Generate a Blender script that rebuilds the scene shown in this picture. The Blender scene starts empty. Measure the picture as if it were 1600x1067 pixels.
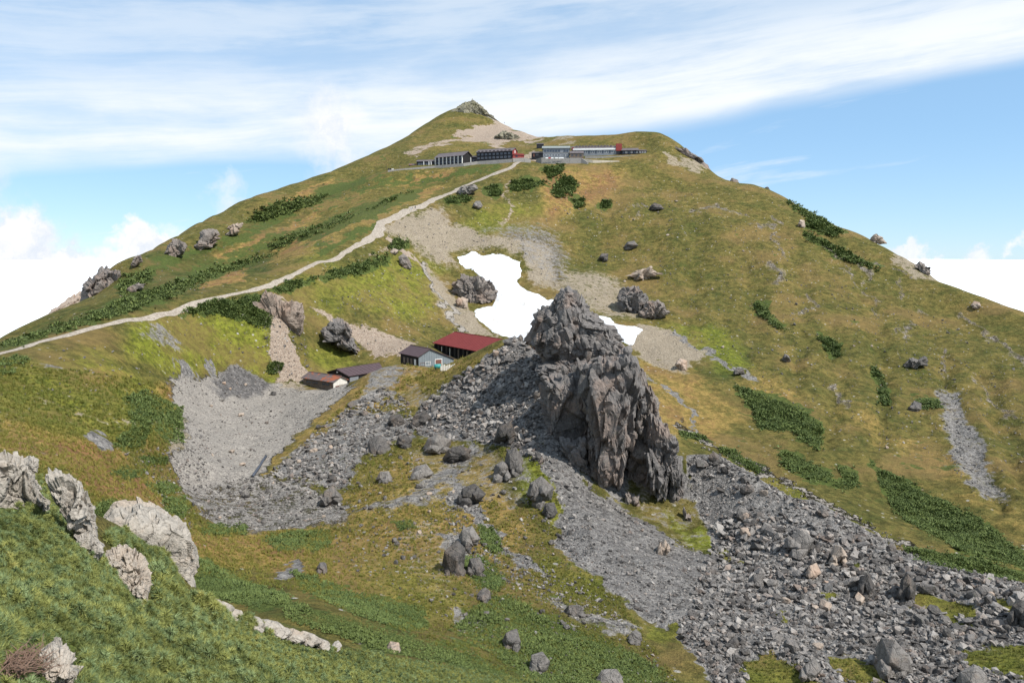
import bpy, bmesh, math, random
import numpy as np
from mathutils import Vector, Matrix

# ------------------------------------------------------------------ camera, sky, sun, exposure
SC = bpy.context.scene
F = 1200.0; CX = 800.0; CY = 533.5; HOR = 400.0
AP = math.atan((CY - HOR) / F); CA = math.cos(AP); SA = math.sin(AP)
cam = bpy.data.cameras.new('camera'); cam.lens = 27.0; cam.sensor_width = 36.0
cam.clip_start = 0.1; cam.clip_end = 90000.0
camo = bpy.data.objects.new('camera', cam); SC.collection.objects.link(camo)
camo.rotation_euler = (math.pi / 2 - AP, 0, 0)
SC.camera = camo
SUN_AZ = math.radians(123.0); SUN_EL = math.radians(52.0)
sd = Vector((math.sin(SUN_AZ) * math.cos(SUN_EL), math.cos(SUN_AZ) * math.cos(SUN_EL), math.sin(SUN_EL)))
sun = bpy.data.lights.new('sun', 'SUN'); sun.energy = 5.0; sun.angle = math.radians(0.5); sun.color = (1.0, 0.955, 0.89)
suno = bpy.data.objects.new('sun', sun); SC.collection.objects.link(suno)
suno.rotation_euler = (-sd).to_track_quat('-Z', 'Y').to_euler()
SC.view_settings.view_transform = 'Standard'; SC.view_settings.look = 'None'
SC.view_settings.exposure = 0.27; SC.view_settings.gamma = 1.0; SC.view_settings.use_curve_mapping = False
SC.cycles.max_bounces = 5; SC.cycles.diffuse_bounces = 2; SC.cycles.glossy_bounces = 2
SC.cycles.transparent_max_bounces = 6; SC.cycles.use_denoising = True
SC.cycles.sample_clamp_indirect = 4.0

class NT:
    """tiny node-tree writer"""
    def __init__(s, tree): s.t = tree; s.n = tree.nodes; s.l = tree.links
    def put(s, sock, v):
        if v is None: return
        if hasattr(v, 'is_output'): s.l.new(v, sock)
        elif hasattr(v, '__len__') and not isinstance(v, str):
            v = tuple(v)
            if sock.type == 'RGBA' and len(v) == 3: v = v + (1.0,)
            sock.default_value = v
        else: sock.default_value = v
    def m(s, op, a, b=None, c=None, clamp=False):
        n = s.n.new('ShaderNodeMath'); n.operation = op; n.use_clamp = clamp
        for i, v in enumerate((a, b, c)): s.put(n.inputs[i], v)
        return n.outputs[0]
    def vm(s, op, a, b=None, scale=None):
        n = s.n.new('ShaderNodeVectorMath'); n.operation = op
        s.put(n.inputs[0], a); s.put(n.inputs[1], b)
        if scale is not None: s.put(n.inputs['Scale'], scale)
        return n.outputs['Value'] if op in ('DOT_PRODUCT', 'LENGTH', 'DISTANCE') else n.outputs[0]
    def sep(s, v):
        n = s.n.new('ShaderNodeSeparateXYZ'); s.put(n.inputs[0], v); return n.outputs
    def comb(s, x, y, z):
        n = s.n.new('ShaderNodeCombineXYZ')
        for i, v in enumerate((x, y, z)): s.put(n.inputs[i], v)
        return n.outputs[0]
    def noise(s, vec, scale, detail=4, rough=0.55, dist=0.0, out=0):
        n = s.n.new('ShaderNodeTexNoise'); s.put(n.inputs['Vector'], vec)
        n.inputs['Scale'].default_value = scale; n.inputs['Detail'].default_value = detail
        n.inputs['Roughness'].default_value = rough; n.inputs['Distortion'].default_value = dist
        return n.outputs[out]
    def vor(s, vec, scale, out='Distance', feature='F1', rnd=1.0):
        n = s.n.new('ShaderNodeTexVoronoi'); n.feature = feature; s.put(n.inputs['Vector'], vec)
        n.inputs['Scale'].default_value = scale; n.inputs['Randomness'].default_value = rnd
        return n.outputs[out]
    def ss(s, x, a, b):
        n = s.n.new('ShaderNodeMapRange'); n.interpolation_type = 'SMOOTHSTEP'
        s.put(n.inputs[0], x); n.inputs[1].default_value = a; n.inputs[2].default_value = b
        return n.outputs[0]
    def mix(s, f, a, b, mode='MIX'):
        n = s.n.new('ShaderNodeMix'); n.data_type = 'RGBA'; n.blend_type = mode
        s.put(n.inputs[0], f); s.put(n.inputs[6], a); s.put(n.inputs[7], b)
        return n.outputs[2]
    def ramp(s, f, stops):
        n = s.n.new('ShaderNodeValToRGB'); e = n.color_ramp.elements
        while len(e) < len(stops): e.new(0.5)
        for k, (p, c) in zip(e, stops): k.position = p; k.color = tuple(c) + (1.0,)
        s.put(n.inputs[0], f); return n.outputs[0]
    def attr(s, name, kind='GEOMETRY'):
        n = s.n.new('ShaderNodeAttribute'); n.attribute_name = name; n.attribute_type = kind; return n.outputs
    def bump(s, h, strength, dist, nrm=None):
        n = s.n.new('ShaderNodeBump'); s.put(n.inputs['Strength'], strength); n.inputs['Distance'].default_value = dist
        s.put(n.inputs['Height'], h)
        if nrm is not None: s.put(n.inputs['Normal'], nrm)
        return n.outputs[0]

def build_world():
    w = bpy.data.worlds.new('World'); SC.world = w; w.use_nodes = True
    t = NT(w.node_tree); t.n.clear()
    out = t.n.new('ShaderNodeOutputWorld')
    sky = t.n.new('ShaderNodeTexSky'); sky.sky_type = 'NISHITA'; sky.sun_disc = False
    sky.sun_elevation = SUN_EL; sky.sun_rotation = SUN_AZ
    sky.altitude = 2300.0; sky.air_density = 1.0; sky.dust_density = 0.0; sky.ozone_density = 1.6
    bg = t.n.new('ShaderNodeBackground'); bg.inputs[1].default_value = 0.128
    t.l.new(t.mix(.6, t.mix(1.0, sky.outputs[0], (.88, 1.02, 1.08), 'MULTIPLY'), (2.55, 4.25, 6.2)), bg.inputs[0])
    d = t.n.new('ShaderNodeTexCoord').outputs['Generated']
    x, y, z = t.sep(d)[:3]
    hor = t.m('SQRT', t.m('ADD', t.m('MULTIPLY', x, x), t.m('MULTIPLY', y, y)))
    saz = t.m('DIVIDE', x, t.m('MAXIMUM', hor, 0.001))
    el = t.m('ARCTAN2', z, hor)
    # rolled coordinates that follow the cirrus streaks
    b = t.m('SUBTRACT', el, t.m('MULTIPLY', saz, 0.10))
    wob = t.noise(t.comb(t.m('MULTIPLY', saz, 2.2), t.m('MULTIPLY', b, 5.0), y), 1.0, 3)
    b2 = t.m('ADD', b, t.m('MULTIPLY', t.m('SUBTRACT', wob, 0.5), 0.05))
    sv = t.comb(t.m('MULTIPLY', saz, 2.4), t.m('MULTIPLY', b2, 21.0), t.m('MULTIPLY', y, 1.2))
    streak = t.noise(sv, 1.0, 8, 0.6, 0.35)
    fine = t.noise(t.comb(t.m('MULTIPLY', saz, 9.0), t.m('MULTIPLY', b2, 60.0), y), 1.0, 6, 0.65)
    soft = t.noise(t.vm('MULTIPLY', d, (1, 1, 2.2)), 5.0, 7, 0.58)
    st = t.m('ADD', streak, t.m('MULTIPLY', t.m('SUBTRACT', fine, 0.5), 0.3))
    band = t.m('MULTIPLY', t.ss(b2, 0.128, 0.158), t.ss(t.m('SUBTRACT', 0.40, b2), 0.06, 0.22))
    upper = t.ss(b2, 0.15, 0.24)
    thick = t.ss(t.m('ADD', t.m('MULTIPLY', st, 0.75), t.m('MULTIPLY', soft, 0.4)), 0.38, 0.70)
    c1 = t.m('MULTIPLY', band, t.m('ADD', 0.42, t.m('MULTIPLY', thick, 0.56)))
    c2 = t.m('MULTIPLY', upper, t.m('ADD', .04, t.m('MULTIPLY', thick, 0.46)))
    c3 = t.m('MULTIPLY', t.ss(st, 0.54, 0.78), 0.60)
    veil = t.m('MULTIPLY', t.ss(t.m('SUBTRACT', 0.16, el), 0.0, 0.17), 0.10)
    cir = t.m('MAXIMUM', t.m('MAXIMUM', c1, c2), t.m('MAXIMUM', c3, veil))
    # cumulus: a low bank round the whole horizon, a few heaps above it
    wv = t.n.new('ShaderNodeTexNoise'); t.put(wv.inputs['Vector'], d); wv.inputs['Scale'].default_value = 11.0
    wv.inputs['Detail'].default_value = 7; wv.inputs['Roughness'].default_value = 0.62
    wd = t.vm('ADD', d, t.vm('SCALE', t.vm('SUBTRACT', wv.outputs['Color'], (0.5, 0.5, 0.5)), None, 0.17))
    wz = t.sep(wd)[2]
    low = t.noise(t.vm('MULTIPLY', wd, (1, 1, 1.6)), 4.5, 5, 0.5)
    bank = t.ss(t.m('SUBTRACT', t.m('SUBTRACT', low, 0.52), t.m('MULTIPLY', wz, 3.2)), 0.0, 0.10)
    cum = t.m('MULTIPLY', bank, 0.85)
    for (px, py, rad, dens, edge) in [(-30, 395, 95, 1.0, .45), (150, 420, 66, 1.0, .40), (95, 420, 50, 1.0, .4), (205, 420, 44, 1.0, .5), (40, 430, 90, 1.0, .5), (-220, 370, 170, 1.0, .5),
                                (520, 205, 78, .85, .95), (555, 255, 60, .75, 1.0), (362, 300, 46, .65, 1.0), (265, 400, 50, .7, .8),
                                (1425, 391, 22, .85, .7), (1455, 394, 24, .85, .7), (1555, 398, 26, .8, .7), (1600, 394, 26, .8, .7), (1750, 390, 60, .9, .6), (2000, 380, 110, .9, .6)]:
        u = (px - CX) / F; v = (CY - py) / F
        q = Vector((u, CA + v * SA, -SA + v * CA)).normalized()
        dist = t.vm('DISTANCE', t.vm('MULTIPLY', wd, (1, 1, 1.25)), (q.x, q.y, q.z * 1.25))
        R = rad / F
        n = t.n.new('ShaderNodeMapRange'); n.interpolation_type = 'SMOOTHSTEP'
        t.put(n.inputs[0], dist); n.inputs[1].default_value = R * 1.12; n.inputs[2].default_value = R * (1.12 - edge)
        cum = t.m('MAXIMUM', cum, t.m('MULTIPLY', n.outputs[0], dens))
    em = t.n.new('ShaderNodeBackground'); em.inputs[0].default_value = (0.94, 0.975, 1.0, 1); em.inputs[1].default_value = 0.88
    shade = t.noise(wd, 16.0, 5, 0.6)
    em2 = t.n.new('ShaderNodeBackground'); t.put(em2.inputs[0], t.mix(t.ss(shade, .32, .62), (0.76, .83, .94), (1.0, 1.0, 1.0)))
    em2.inputs[1].default_value = 0.86
    m1 = t.n.new('ShaderNodeMixShader'); t.put(m1.inputs[0], cir); t.l.new(bg.outputs[0], m1.inputs[1]); t.l.new(em.outputs[0], m1.inputs[2])
    m2 = t.n.new('ShaderNodeMixShader'); t.put(m2.inputs[0], cum); t.l.new(m1.outputs[0], m2.inputs[1]); t.l.new(em2.outputs[0], m2.inputs[2])
    t.l.new(m2.outputs[0], out.inputs[0])
build_world()

# ------------------------------------------------------------------ helpers
rng = np.random.default_rng(11); random.seed(11)
COL = SC.collection

def ray(px, py):
    px = np.asarray(px, float); py = np.asarray(py, float)
    u = (px - CX) / F; v = (CY - py) / F
    return u, CA + v * SA, -SA + v * CA
def polar(px, py):
    dx, dy, dz = ray(px, py); h = np.hypot(dx, dy)
    return np.arctan2(dx, dy), dz / h
def PT(px, py, r):
    """point on the sight line of a photo pixel at horizontal distance r"""
    th, t = polar(px, py)
    return np.stack([r * np.sin(th), r * np.cos(th), t * r + 0 * th], -1)
def proj(x, y, z):
    f = np.maximum(y * CA - z * SA, 1e-3)
    return CX + F * x / f, CY - F * (y * SA + z * CA) / f

def hash2(i, j, s):
    h = (i.astype(np.int64) * 374761393 + j.astype(np.int64) * 668265263 + s * 974634777) & 0xffffffff
    h = ((h ^ (h >> 13)) * 1274126177) & 0xffffffff
    h = ((h ^ (h >> 16)) * 2246822519) & 0xffffffff
    return ((h ^ (h >> 15)) & 0xffffff) / float(0xffffff)
def hash3(i, j, k, s): return hash2(i + k * 7919, j - k * 104729, s)
def vnoise(x, y, s=0):
    i = np.floor(x); j = np.floor(y); fx = x - i; fy = y - j
    fx = fx * fx * fx * (fx * (fx * 6 - 15) + 10); fy = fy * fy * fy * (fy * (fy * 6 - 15) + 10)
    a = hash2(i, j, s); b = hash2(i + 1, j, s); c = hash2(i, j + 1, s); d = hash2(i + 1, j + 1, s)
    return (a + (b - a) * fx + (c - a) * fy + (a - b - c + d) * fx * fy) * 2 - 1
def vnoise3(p, s=0):
    i = np.floor(p); f = p - i; f = f * f * (3 - 2 * f)
    r = 0
    for dx in (0, 1):
        for dy in (0, 1):
            for dz in (0, 1):
                wgt = (f[:, 0] if dx else 1 - f[:, 0]) * (f[:, 1] if dy else 1 - f[:, 1]) * (f[:, 2] if dz else 1 - f[:, 2])
                r = r + wgt * hash3(i[:, 0] + dx, i[:, 1] + dy, i[:, 2] + dz, s)
    return r * 2 - 1
def cells3(p, s=0):
    """Worley: random value of the nearest cell, and F2-F1"""
    i = np.floor(p); n = len(p)
    d1 = np.full(n, 9.0); d2 = np.full(n, 9.0); v = np.zeros(n); tl = np.zeros(n)
    for dx in (-1, 0, 1):
        for dy in (-1, 0, 1):
            for dz in (-1, 0, 1):
                a, b, c = i[:, 0] + dx, i[:, 1] + dy, i[:, 2] + dz
                q = np.stack([a + hash3(a, b, c, s + 1), b + hash3(a, b, c, s + 2), c + hash3(a, b, c, s + 3)], 1)
                d = np.linalg.norm(q - p, axis=1); val = hash3(a, b, c, s + 4)
                tilt = ((p - q) * np.stack([hash3(a, b, c, s + 5) - .5, hash3(a, b, c, s + 6) - .5, hash3(a, b, c, s + 7) - .5], 1)).sum(1)
                m = d < d1; tl = np.where(m, tilt, tl)
                d2 = np.where(m, d1, np.minimum(d2, d)); v = np.where(m, val, v); d1 = np.where(m, d, d1)
    return v, d2 - d1, tl
def sstep(x, a, b):
    t = np.clip((x - a) / (b - a), 0, 1); return t * t * (3 - 2 * t)
def sdf(px, py, poly):
    """signed distance to a polygon, positive inside"""
    P = np.asarray(poly, float); d = np.full(px.shape, 1e12); ins = np.zeros(px.shape, bool)
    for a, b in zip(P, np.roll(P, -1, 0)):
        e = b - a; wx = px - a[0]; wy = py - a[1]
        k = np.clip((wx * e[0] + wy * e[1]) / max(e @ e, 1e-9), 0, 1)
        d = np.minimum(d, (wx - k * e[0]) ** 2 + (wy - k * e[1]) ** 2)
        c = (a[1] > py) != (b[1] > py)
        with np.errstate(divide='ignore', invalid='ignore'):
            xx = e[0] * (py - a[1]) / (e[1] if e[1] != 0 else 1e-9) + a[0]
        ins ^= c & (px < xx)
    return np.where(ins, 1, -1) * np.sqrt(d)
def polyline_dist(px, py, pts):
    d = np.full(px.shape, 1e12); P = np.asarray(pts, float)
    for a, b in zip(P[:-1], P[1:]):
        e = b - a; wx = px - a[0]; wy = py - a[1]
        k = np.clip((wx * e[0] + wy * e[1]) / max(e @ e, 1e-9), 0, 1)
        d = np.minimum(d, (wx - k * e[0]) ** 2 + (wy - k * e[1]) ** 2)
    return np.sqrt(d)
def in_poly_samples(poly, n):
    P = np.asarray(poly, float); lo = P.min(0); hi = P.max(0); out = np.zeros((0, 2))
    while len(out) < n:
        q = rng.random((n * 3, 2)) * (hi - lo) + lo
        out = np.vstack([out, q[sdf(q[:, 0], q[:, 1], poly) > 0]])
    return out[:n]

def mesh_np(name, V, T, mat, smooth=False, attrs=None, quads=False):
    V = np.asarray(V, np.float32); T = np.asarray(T, np.int32); k = T.shape[1]
    me = bpy.data.meshes.new(name); me.vertices.add(len(V)); me.vertices.foreach_set('co', V.ravel())
    me.loops.add(T.size); me.loops.foreach_set('vertex_index', T.ravel())
    me.polygons.add(len(T)); me.polygons.foreach_set('loop_start', np.arange(0, T.size, k, dtype=np.int32))
    me.polygons.foreach_set('use_smooth', np.full(len(T), smooth))
    if attrs:
        for a, arr in attrs.items():
            arr = np.asarray(arr, np.float32)
            if arr.ndim == 1:
                at = me.attributes.new(a, 'FLOAT', 'POINT'); at.data.foreach_set('value', arr)
            else:
                at = me.attributes.new(a, 'FLOAT_COLOR', 'POINT'); at.data.foreach_set('color', arr.ravel())
    me.update(calc_edges=True)
    if mat: me.materials.append(mat)
    return me
def link(name, me, parent=None):
    o = bpy.data.objects.new(name, me); COL.objects.link(o)
    if parent is not None: o.parent = parent
    return o
def tag(o, label, cat, group=None):
    o['label'] = label; o['category'] = cat
    if group: o['group'] = group
    return o
def kind(o, k, label=None):
    o['kind'] = k
    if label: o['label'] = label
    return o
def thing(name, label, cat, loc=(0, 0, 0), group=None):
    o = bpy.data.objects.new(name, None); COL.objects.link(o); o.location = loc; o.empty_display_size = 0.5
    return tag(o, label, cat, group)

class MB:
    """collects boxes, prisms and tubes into one mesh, in a local frame"""
    def __init__(s): s.v = []; s.f = []
    def add(s, V, Fs):
        k = len(s.v); s.v += [tuple(map(float, p)) for p in V]; s.f += [tuple(i + k for i in f) for f in Fs]; return s
    def box(s, a, b):
        (x0, y0, z0), (x1, y1, z1) = a, b
        return s.add([(x0, y0, z0), (x1, y0, z0), (x1, y1, z0), (x0, y1, z0), (x0, y0, z1), (x1, y0, z1), (x1, y1, z1), (x0, y1, z1)],
                     [(0, 3, 2, 1), (4, 5, 6, 7), (0, 1, 5, 4), (1, 2, 6, 5), (2, 3, 7, 6), (3, 0, 4, 7)])
    def slab(s, quad, n, th):
        """a quad extruded along n"""
        q = [Vector(p) for p in quad]; e = Vector(n).normalized() * th
        V = q + [p + e for p in q]
        return s.add(V, [(3, 2, 1, 0), (4, 5, 6, 7), (0, 1, 5, 4), (1, 2, 6, 5), (2, 3, 7, 6), (3, 0, 4, 7)])
    def tube(s, pts, rad, seg=6):
        P = [Vector(p) for p in pts]; k0 = len(s.v); V = []; Fs = []
        for i, p in enumerate(P):
            d = (P[min(i + 1, len(P) - 1)] - P[max(i - 1, 0)]).normalized()
            a = d.orthogonal().normalized(); b = d.cross(a)
            rr = rad[i] if hasattr(rad, '__len__') else rad
            V += [p + a * rr * math.cos(2 * math.pi * j / seg) + b * rr * math.sin(2 * math.pi * j / seg) for j in range(seg)]
        for i in range(len(P) - 1):
            for j in range(seg):
                Fs.append((i * seg + j, i * seg + (j + 1) % seg, (i + 1) * seg + (j + 1) % seg, (i + 1) * seg + j))
        Fs.append(tuple(range(seg))[::-1]); Fs.append(tuple((len(P) - 1) * seg + j for j in range(seg)))
        return s.add(V, Fs)
    def build(s, name, mat, parent=None, smooth=False):
        me = bpy.data.meshes.new(name); me.from_pydata(s.v, [], s.f); me.update()
        bm = bmesh.new(); bm.from_mesh(me); bmesh.ops.recalc_face_normals(bm, faces=bm.faces); bm.to_mesh(me); bm.free()
        if smooth: me.polygons.foreach_set('use_smooth', [True] * len(me.polygons))
        me.materials.append(mat); return link(name, me, parent)

# ------------------------------------------------------------------ materials
def newmat(name):
    m = bpy.data.materials.new(name); m.use_nodes = True; t = NT(m.node_tree); t.n.clear()
    o = t.n.new('ShaderNodeOutputMaterial'); p = t.n.new('ShaderNodeBsdfPrincipled')
    p.inputs['Roughness'].default_value = 0.9; p.inputs['Specular IOR Level'].default_value = 0.2
    t.l.new(p.outputs[0], o.inputs[0]); return m, t, p
def wpos(t): return t.n.new('ShaderNodeNewGeometry').outputs['Position']

def ground_material():
    m, t, p = newmat('mountain_ground'); P = wpos(t)
    A = t.attr('zone_a'); B = t.attr('zone_b')
    a = t.n.new('ShaderNodeSeparateColor'); t.l.new(A[0], a.inputs[0]); b = t.n.new('ShaderNodeSeparateColor'); t.l.new(B[0], b.inputs[0])
    rock, tan, hue, shrub = a.outputs[0], a.outputs[1], a.outputs[2], A[3]
    lush, pale, pink, dark = b.outputs[0], b.outputs[1], b.outputs[2], B[3]
    n30 = t.noise(P, 0.035, 5, 0.6); n6 = t.noise(P, 0.17, 5, 0.62); n1 = t.noise(P, 0.9, 5, 0.65); nf = t.noise(P, 4.5, 3, 0.6); n3 = t.noise(P, 0.36, 6, 0.72)
    h = t.m('ADD', hue, t.m('ADD', t.m('MULTIPLY', t.m('SUBTRACT', n6, .5), .95), t.m('MULTIPLY', t.m('SUBTRACT', n1, .5), .85)))
    h = t.m('ADD', h, t.m('MULTIPLY', t.m('SUBTRACT', n30, .5), .9))
    g = t.ramp(h, [(0.0, (.060, .078, .020)), (.28, (.098, .092, .026)), (.50, (.150, .121, .036)), (.72, (.275, .190, .060)), (1.0, (.225, .115, .055))])
    g = t.mix(t.m('MULTIPLY', lush, t.ss(n1, .25, .65)), g, (.205, .225, .026))
    # shrubs and herbs as darker flecks through the grass, stones as paler ones
    g = t.mix(t.m('MULTIPLY', t.ss(t.m('ADD', t.m('MULTIPLY', n1, .65), t.m('MULTIPLY', n6, .5)), .62, .76), .55), g, (.052, .070, .016))
    g = t.mix(t.ss(nf, .3, .75), t.vm('SCALE', g, None, .66), t.vm('SCALE', g, None, 1.24))
    g = t.mix(t.ss(n3, .36, .62), t.vm('MULTIPLY', g, (.60, .64, .62)), t.vm('SCALE', g, None, 1.22))
    g = t.mix(t.m('MULTIPLY', t.ss(n30, .48, .64), .55), g, (.165, .112, .048))
    vd = t.vor(P, 0.42); stn = t.m('MULTIPLY', t.ss(t.m('SUBTRACT', .20, vd), 0, .07), t.ss(n6, .50, .62))
    g = t.mix(stn, g, (.34, .32, .28))
    # stones
    vc = t.n.new('ShaderNodeTexVoronoi'); t.put(vc.inputs['Vector'], t.vm('ADD', P, t.vm('SCALE', t.noise(P, 1.3, 2, .5, 0, 1), None, .8))); vc.inputs['Scale'].default_value = 1.25
    vs = t.n.new('ShaderNodeTexVoronoi'); t.put(vs.inputs['Vector'], P); vs.inputs['Scale'].default_value = 3.6
    c1 = t.sep(vc.outputs['Color'])[0]; c2 = t.sep(vs.outputs['Color'])[1]
    rv = t.m('ADD', t.m('MULTIPLY', t.m('ADD', t.m('MULTIPLY', t.m('SUBTRACT', c1, .5), t.m('SUBTRACT', 1.0, t.m('MULTIPLY', pale, 1.3), None, True)), .5), .45), t.m('ADD', t.m('MULTIPLY', c2, .35), t.m('MULTIPLY', n6, .25)))
    rc = t.ramp(rv, [(.12, (.070, .067, .064)), (.45, (.166, .157, .148)), (.75, (.252, .238, .222)), (1.0, (.38, .355, .325))])
    rc = t.mix(t.m('MULTIPLY', dark, .75), rc, t.vm('MULTIPLY', rc, (.60, .60, .62)))
    rc = t.mix(pale, rc, t.vm('MULTIPLY', rc, (1.48, 1.40, 1.27)))
    tc = t.ramp(t.m('ADD', t.m('MULTIPLY', n6, .5), t.m('MULTIPLY', c2, .5)), [(.15, (.185, .150, .108)), (.5, (.27, .225, .165)), (.9, (.40, .345, .27))])
    pc = t.ramp(t.m('ADD', t.m('MULTIPLY', n1, .4), t.m('MULTIPLY', c2, .6)), [(.15, (.21, .155, .115)), (.5, (.325, .255, .198)), (.9, (.46, .39, .315))])
    nz = t.m('ADD', t.m('MULTIPLY', t.m('SUBTRACT', n1, .5), .8), t.m('ADD', t.m('MULTIPLY', t.m('SUBTRACT', n3, .5), 1.5), t.m('MULTIPLY', t.m('SUBTRACT', nf, .5), .5)))
    def soft(w): return t.ss(t.m('ADD', w, t.m('MULTIPLY', nz, 1.0)), .38, .60)
    shw = t.ss(t.m('ADD', shrub, t.m('ADD', t.m('MULTIPLY', t.m('SUBTRACT', n6, .5), 1.5), t.m('MULTIPLY', t.m('SUBTRACT', n30, .5), 1.0))), .40, .56)
    c = t.mix(t.m('MULTIPLY', shw, .88), g, t.mix(t.ss(n1, .3, .7), (.040, .060, .016), (.085, .115, .028)))
    sr, st, sp = t.ss(t.m('ADD', rock, t.m('MULTIPLY', nz, 1.0)), .32, .66), t.ss(t.m('ADD', tan, t.m('MULTIPLY', nz, 1.0)), .30, .68), soft(pink)
    c = t.mix(st, c, tc); c = t.mix(sp, c, pc); c = t.mix(sr, c, rc)
    t.put(p.inputs['Base Color'], c)
    stony = t.m('MAXIMUM', sr, t.m('MAXIMUM', st, sp))
    hgt = t.m('ADD', t.m('MULTIPLY', t.m('MULTIPLY', vc.outputs['Distance'], -1.0), t.m('MULTIPLY', stony, .55)), t.m('ADD', t.m('MULTIPLY', n1, .6), t.m('MULTIPLY', nf, .22)))
    hgt = t.m('ADD', hgt, t.m('MULTIPLY', t.m('MULTIPLY', vs.outputs['Distance'], -.30), stony))
    calm = t.m('SUBTRACT', 1.0, t.m('MULTIPLY', t.m('MULTIPLY', pale, sr), 1.0), None, True)
    t.put(p.inputs['Normal'], t.bump(t.m('MULTIPLY', hgt, t.m('ADD', .18, t.m('MULTIPLY', calm, .82))), .9, .6, t.bump(t.m('MULTIPLY', n3, calm), .8, 1.6))); p.inputs['Roughness'].default_value = 0.95; p.inputs['Specular IOR Level'].default_value = 0.1
    return m

def rock_material(name, lo, mid, hi, scale=0.5, warm=(.26, .19, .15), warmth=.35, lichen=None, bumpd=.35, use_tint=None, coords='P', ledge=None):
    m, t, p = newmat(name)
    P = wpos(t) if coords == 'P' else t.n.new('ShaderNodeTexCoord').outputs['Object']
    if coords != 'P':
        oi = t.n.new('ShaderNodeObjectInfo'); P = t.vm('ADD', P, t.vm('SCALE', oi.outputs['Location'], None, .13))
    n0 = t.noise(P, scale * .35, 4, .6); n1 = t.noise(P, scale * 1.6, 6, .68); n2 = t.noise(P, scale * 7, 5, .65)
    v = t.vor(t.vm('MULTIPLY', t.vm('ADD', P, t.vm('SCALE', t.noise(P, scale * .9, 4, .6, 0, 1), None, 1.3 / scale)), (1.0, .8, .45)), scale * .9, 'Distance', 'DISTANCE_TO_EDGE')
    f = t.m('ADD', t.m('MULTIPLY', n1, .6), t.m('MULTIPLY', n2, .45))
    if use_tint == 'attr': f = t.m('ADD', f, t.m('MULTIPLY', t.m('SUBTRACT', t.attr('tint')[2], .5), .62))
    if use_tint == 'obj':
        f = t.m('ADD', f, t.m('MULTIPLY', t.m('SUBTRACT', t.n.new('ShaderNodeObjectInfo').outputs['Random'], .5), .42))
    c = t.ramp(f, [(.22, lo), (.52, mid), (.86, hi)])
    wsel = t.m('ADD', n0, t.m('MULTIPLY', t.m('SUBTRACT', n2, .5), .4))
    if use_tint == 'attr': wsel = t.m('ADD', t.m('MULTIPLY', wsel, .55), t.m('MULTIPLY', t.attr('tint_b')[2], .32))
    c = t.mix(t.m('MULTIPLY', t.ss(wsel, .50, .68), warmth), c, warm)
    if lichen: c = t.mix(t.m('MULTIPLY', t.ss(t.noise(P, scale * 3.2, 5, .7), .58, .68), .75), c, lichen)
    c = t.mix(t.m('MULTIPLY', t.ss(t.m('SUBTRACT', .035, v), 0, .035), .32), c, t.vm('SCALE', lo, None, .55))
    t.put(p.inputs['Base Color'], c)
    if ledge:      # turf that has taken hold on flat ledges
        nzz = t.sep(t.n.new('ShaderNodeNewGeometry').outputs['True Normal'])[2]
        c = t.mix(t.m('MULTIPLY', t.m('MULTIPLY', t.ss(nzz, .70, .88), t.ss(n0, .47, .60)), .85), c, ledge)
    hg = t.m('ADD', t.m('ADD', t.m('MULTIPLY', n1, .8), t.m('MULTIPLY', n2, .35)), t.m('MULTIPLY', t.ss(v, 0, .08), .22))
    t.put(p.inputs['Normal'], t.bump(hg, .9, bumpd)); return m

def foliage_material(name, lo, hi, extra=None, geo=False, trans=.12):
    m, t, p = newmat(name); P = wpos(t)
    n = t.noise(P, .12, 3, .6); n1 = t.noise(P, 1.1, 3, .6)
    tint = t.attr('tint', 'INSTANCER' if geo else 'GEOMETRY')[2]
    f = t.m('ADD', t.m('MULTIPLY', tint, .7), t.m('ADD', t.m('MULTIPLY', t.m('SUBTRACT', n, .5), .7), t.m('MULTIPLY', t.m('SUBTRACT', n1, .5), .5)))
    stops = [(.0, lo), (.7, hi)]
    if extra: stops.append((1.0, extra))
    t.put(p.inputs['Base Color'], t.ramp(f, stops)); p.inputs['Roughness'].default_value = .65
    return m

def plain(name, col, rough=.8, var=.25, scale=1.0, metal=0.0, wave=None, wear=None, spec=.25):
    m, t, p = newmat(name)
    P = t.n.new('ShaderNodeTexCoord').outputs['Object']
    n = t.noise(P, scale, 5, .65); n2 = t.noise(t.vm('MULTIPLY', P, (1, 1, .25)), scale * 3.5, 4, .6)
    f = t.m('ADD', t.m('MULTIPLY', n, .55), t.m('MULTIPLY', n2, .45))
    c = t.mix(t.ss(f, .3, .7), tuple(x * (1 - var) for x in col), tuple(min(1, x * (1 + var)) for x in col))
    if wear: c = t.mix(t.ss(t.noise(P, wear[1], 5, .65), wear[2], wear[2] + .13), c, wear[0])
    t.put(p.inputs['Base Color'], c); p.inputs['Roughness'].default_value = rough; p.inputs['Metallic'].default_value = metal
    p.inputs['Specular IOR Level'].default_value = spec
    hg = t.m('MULTIPLY', f, .3)
    if wave:
        x = t.sep(P)[0]
        hg = t.m('ADD', hg, t.m('PINGPONG', t.m('MULTIPLY', x, wave), .5))
    t.put(p.inputs['Normal'], t.bump(hg, .5, .05)); return m

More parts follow.
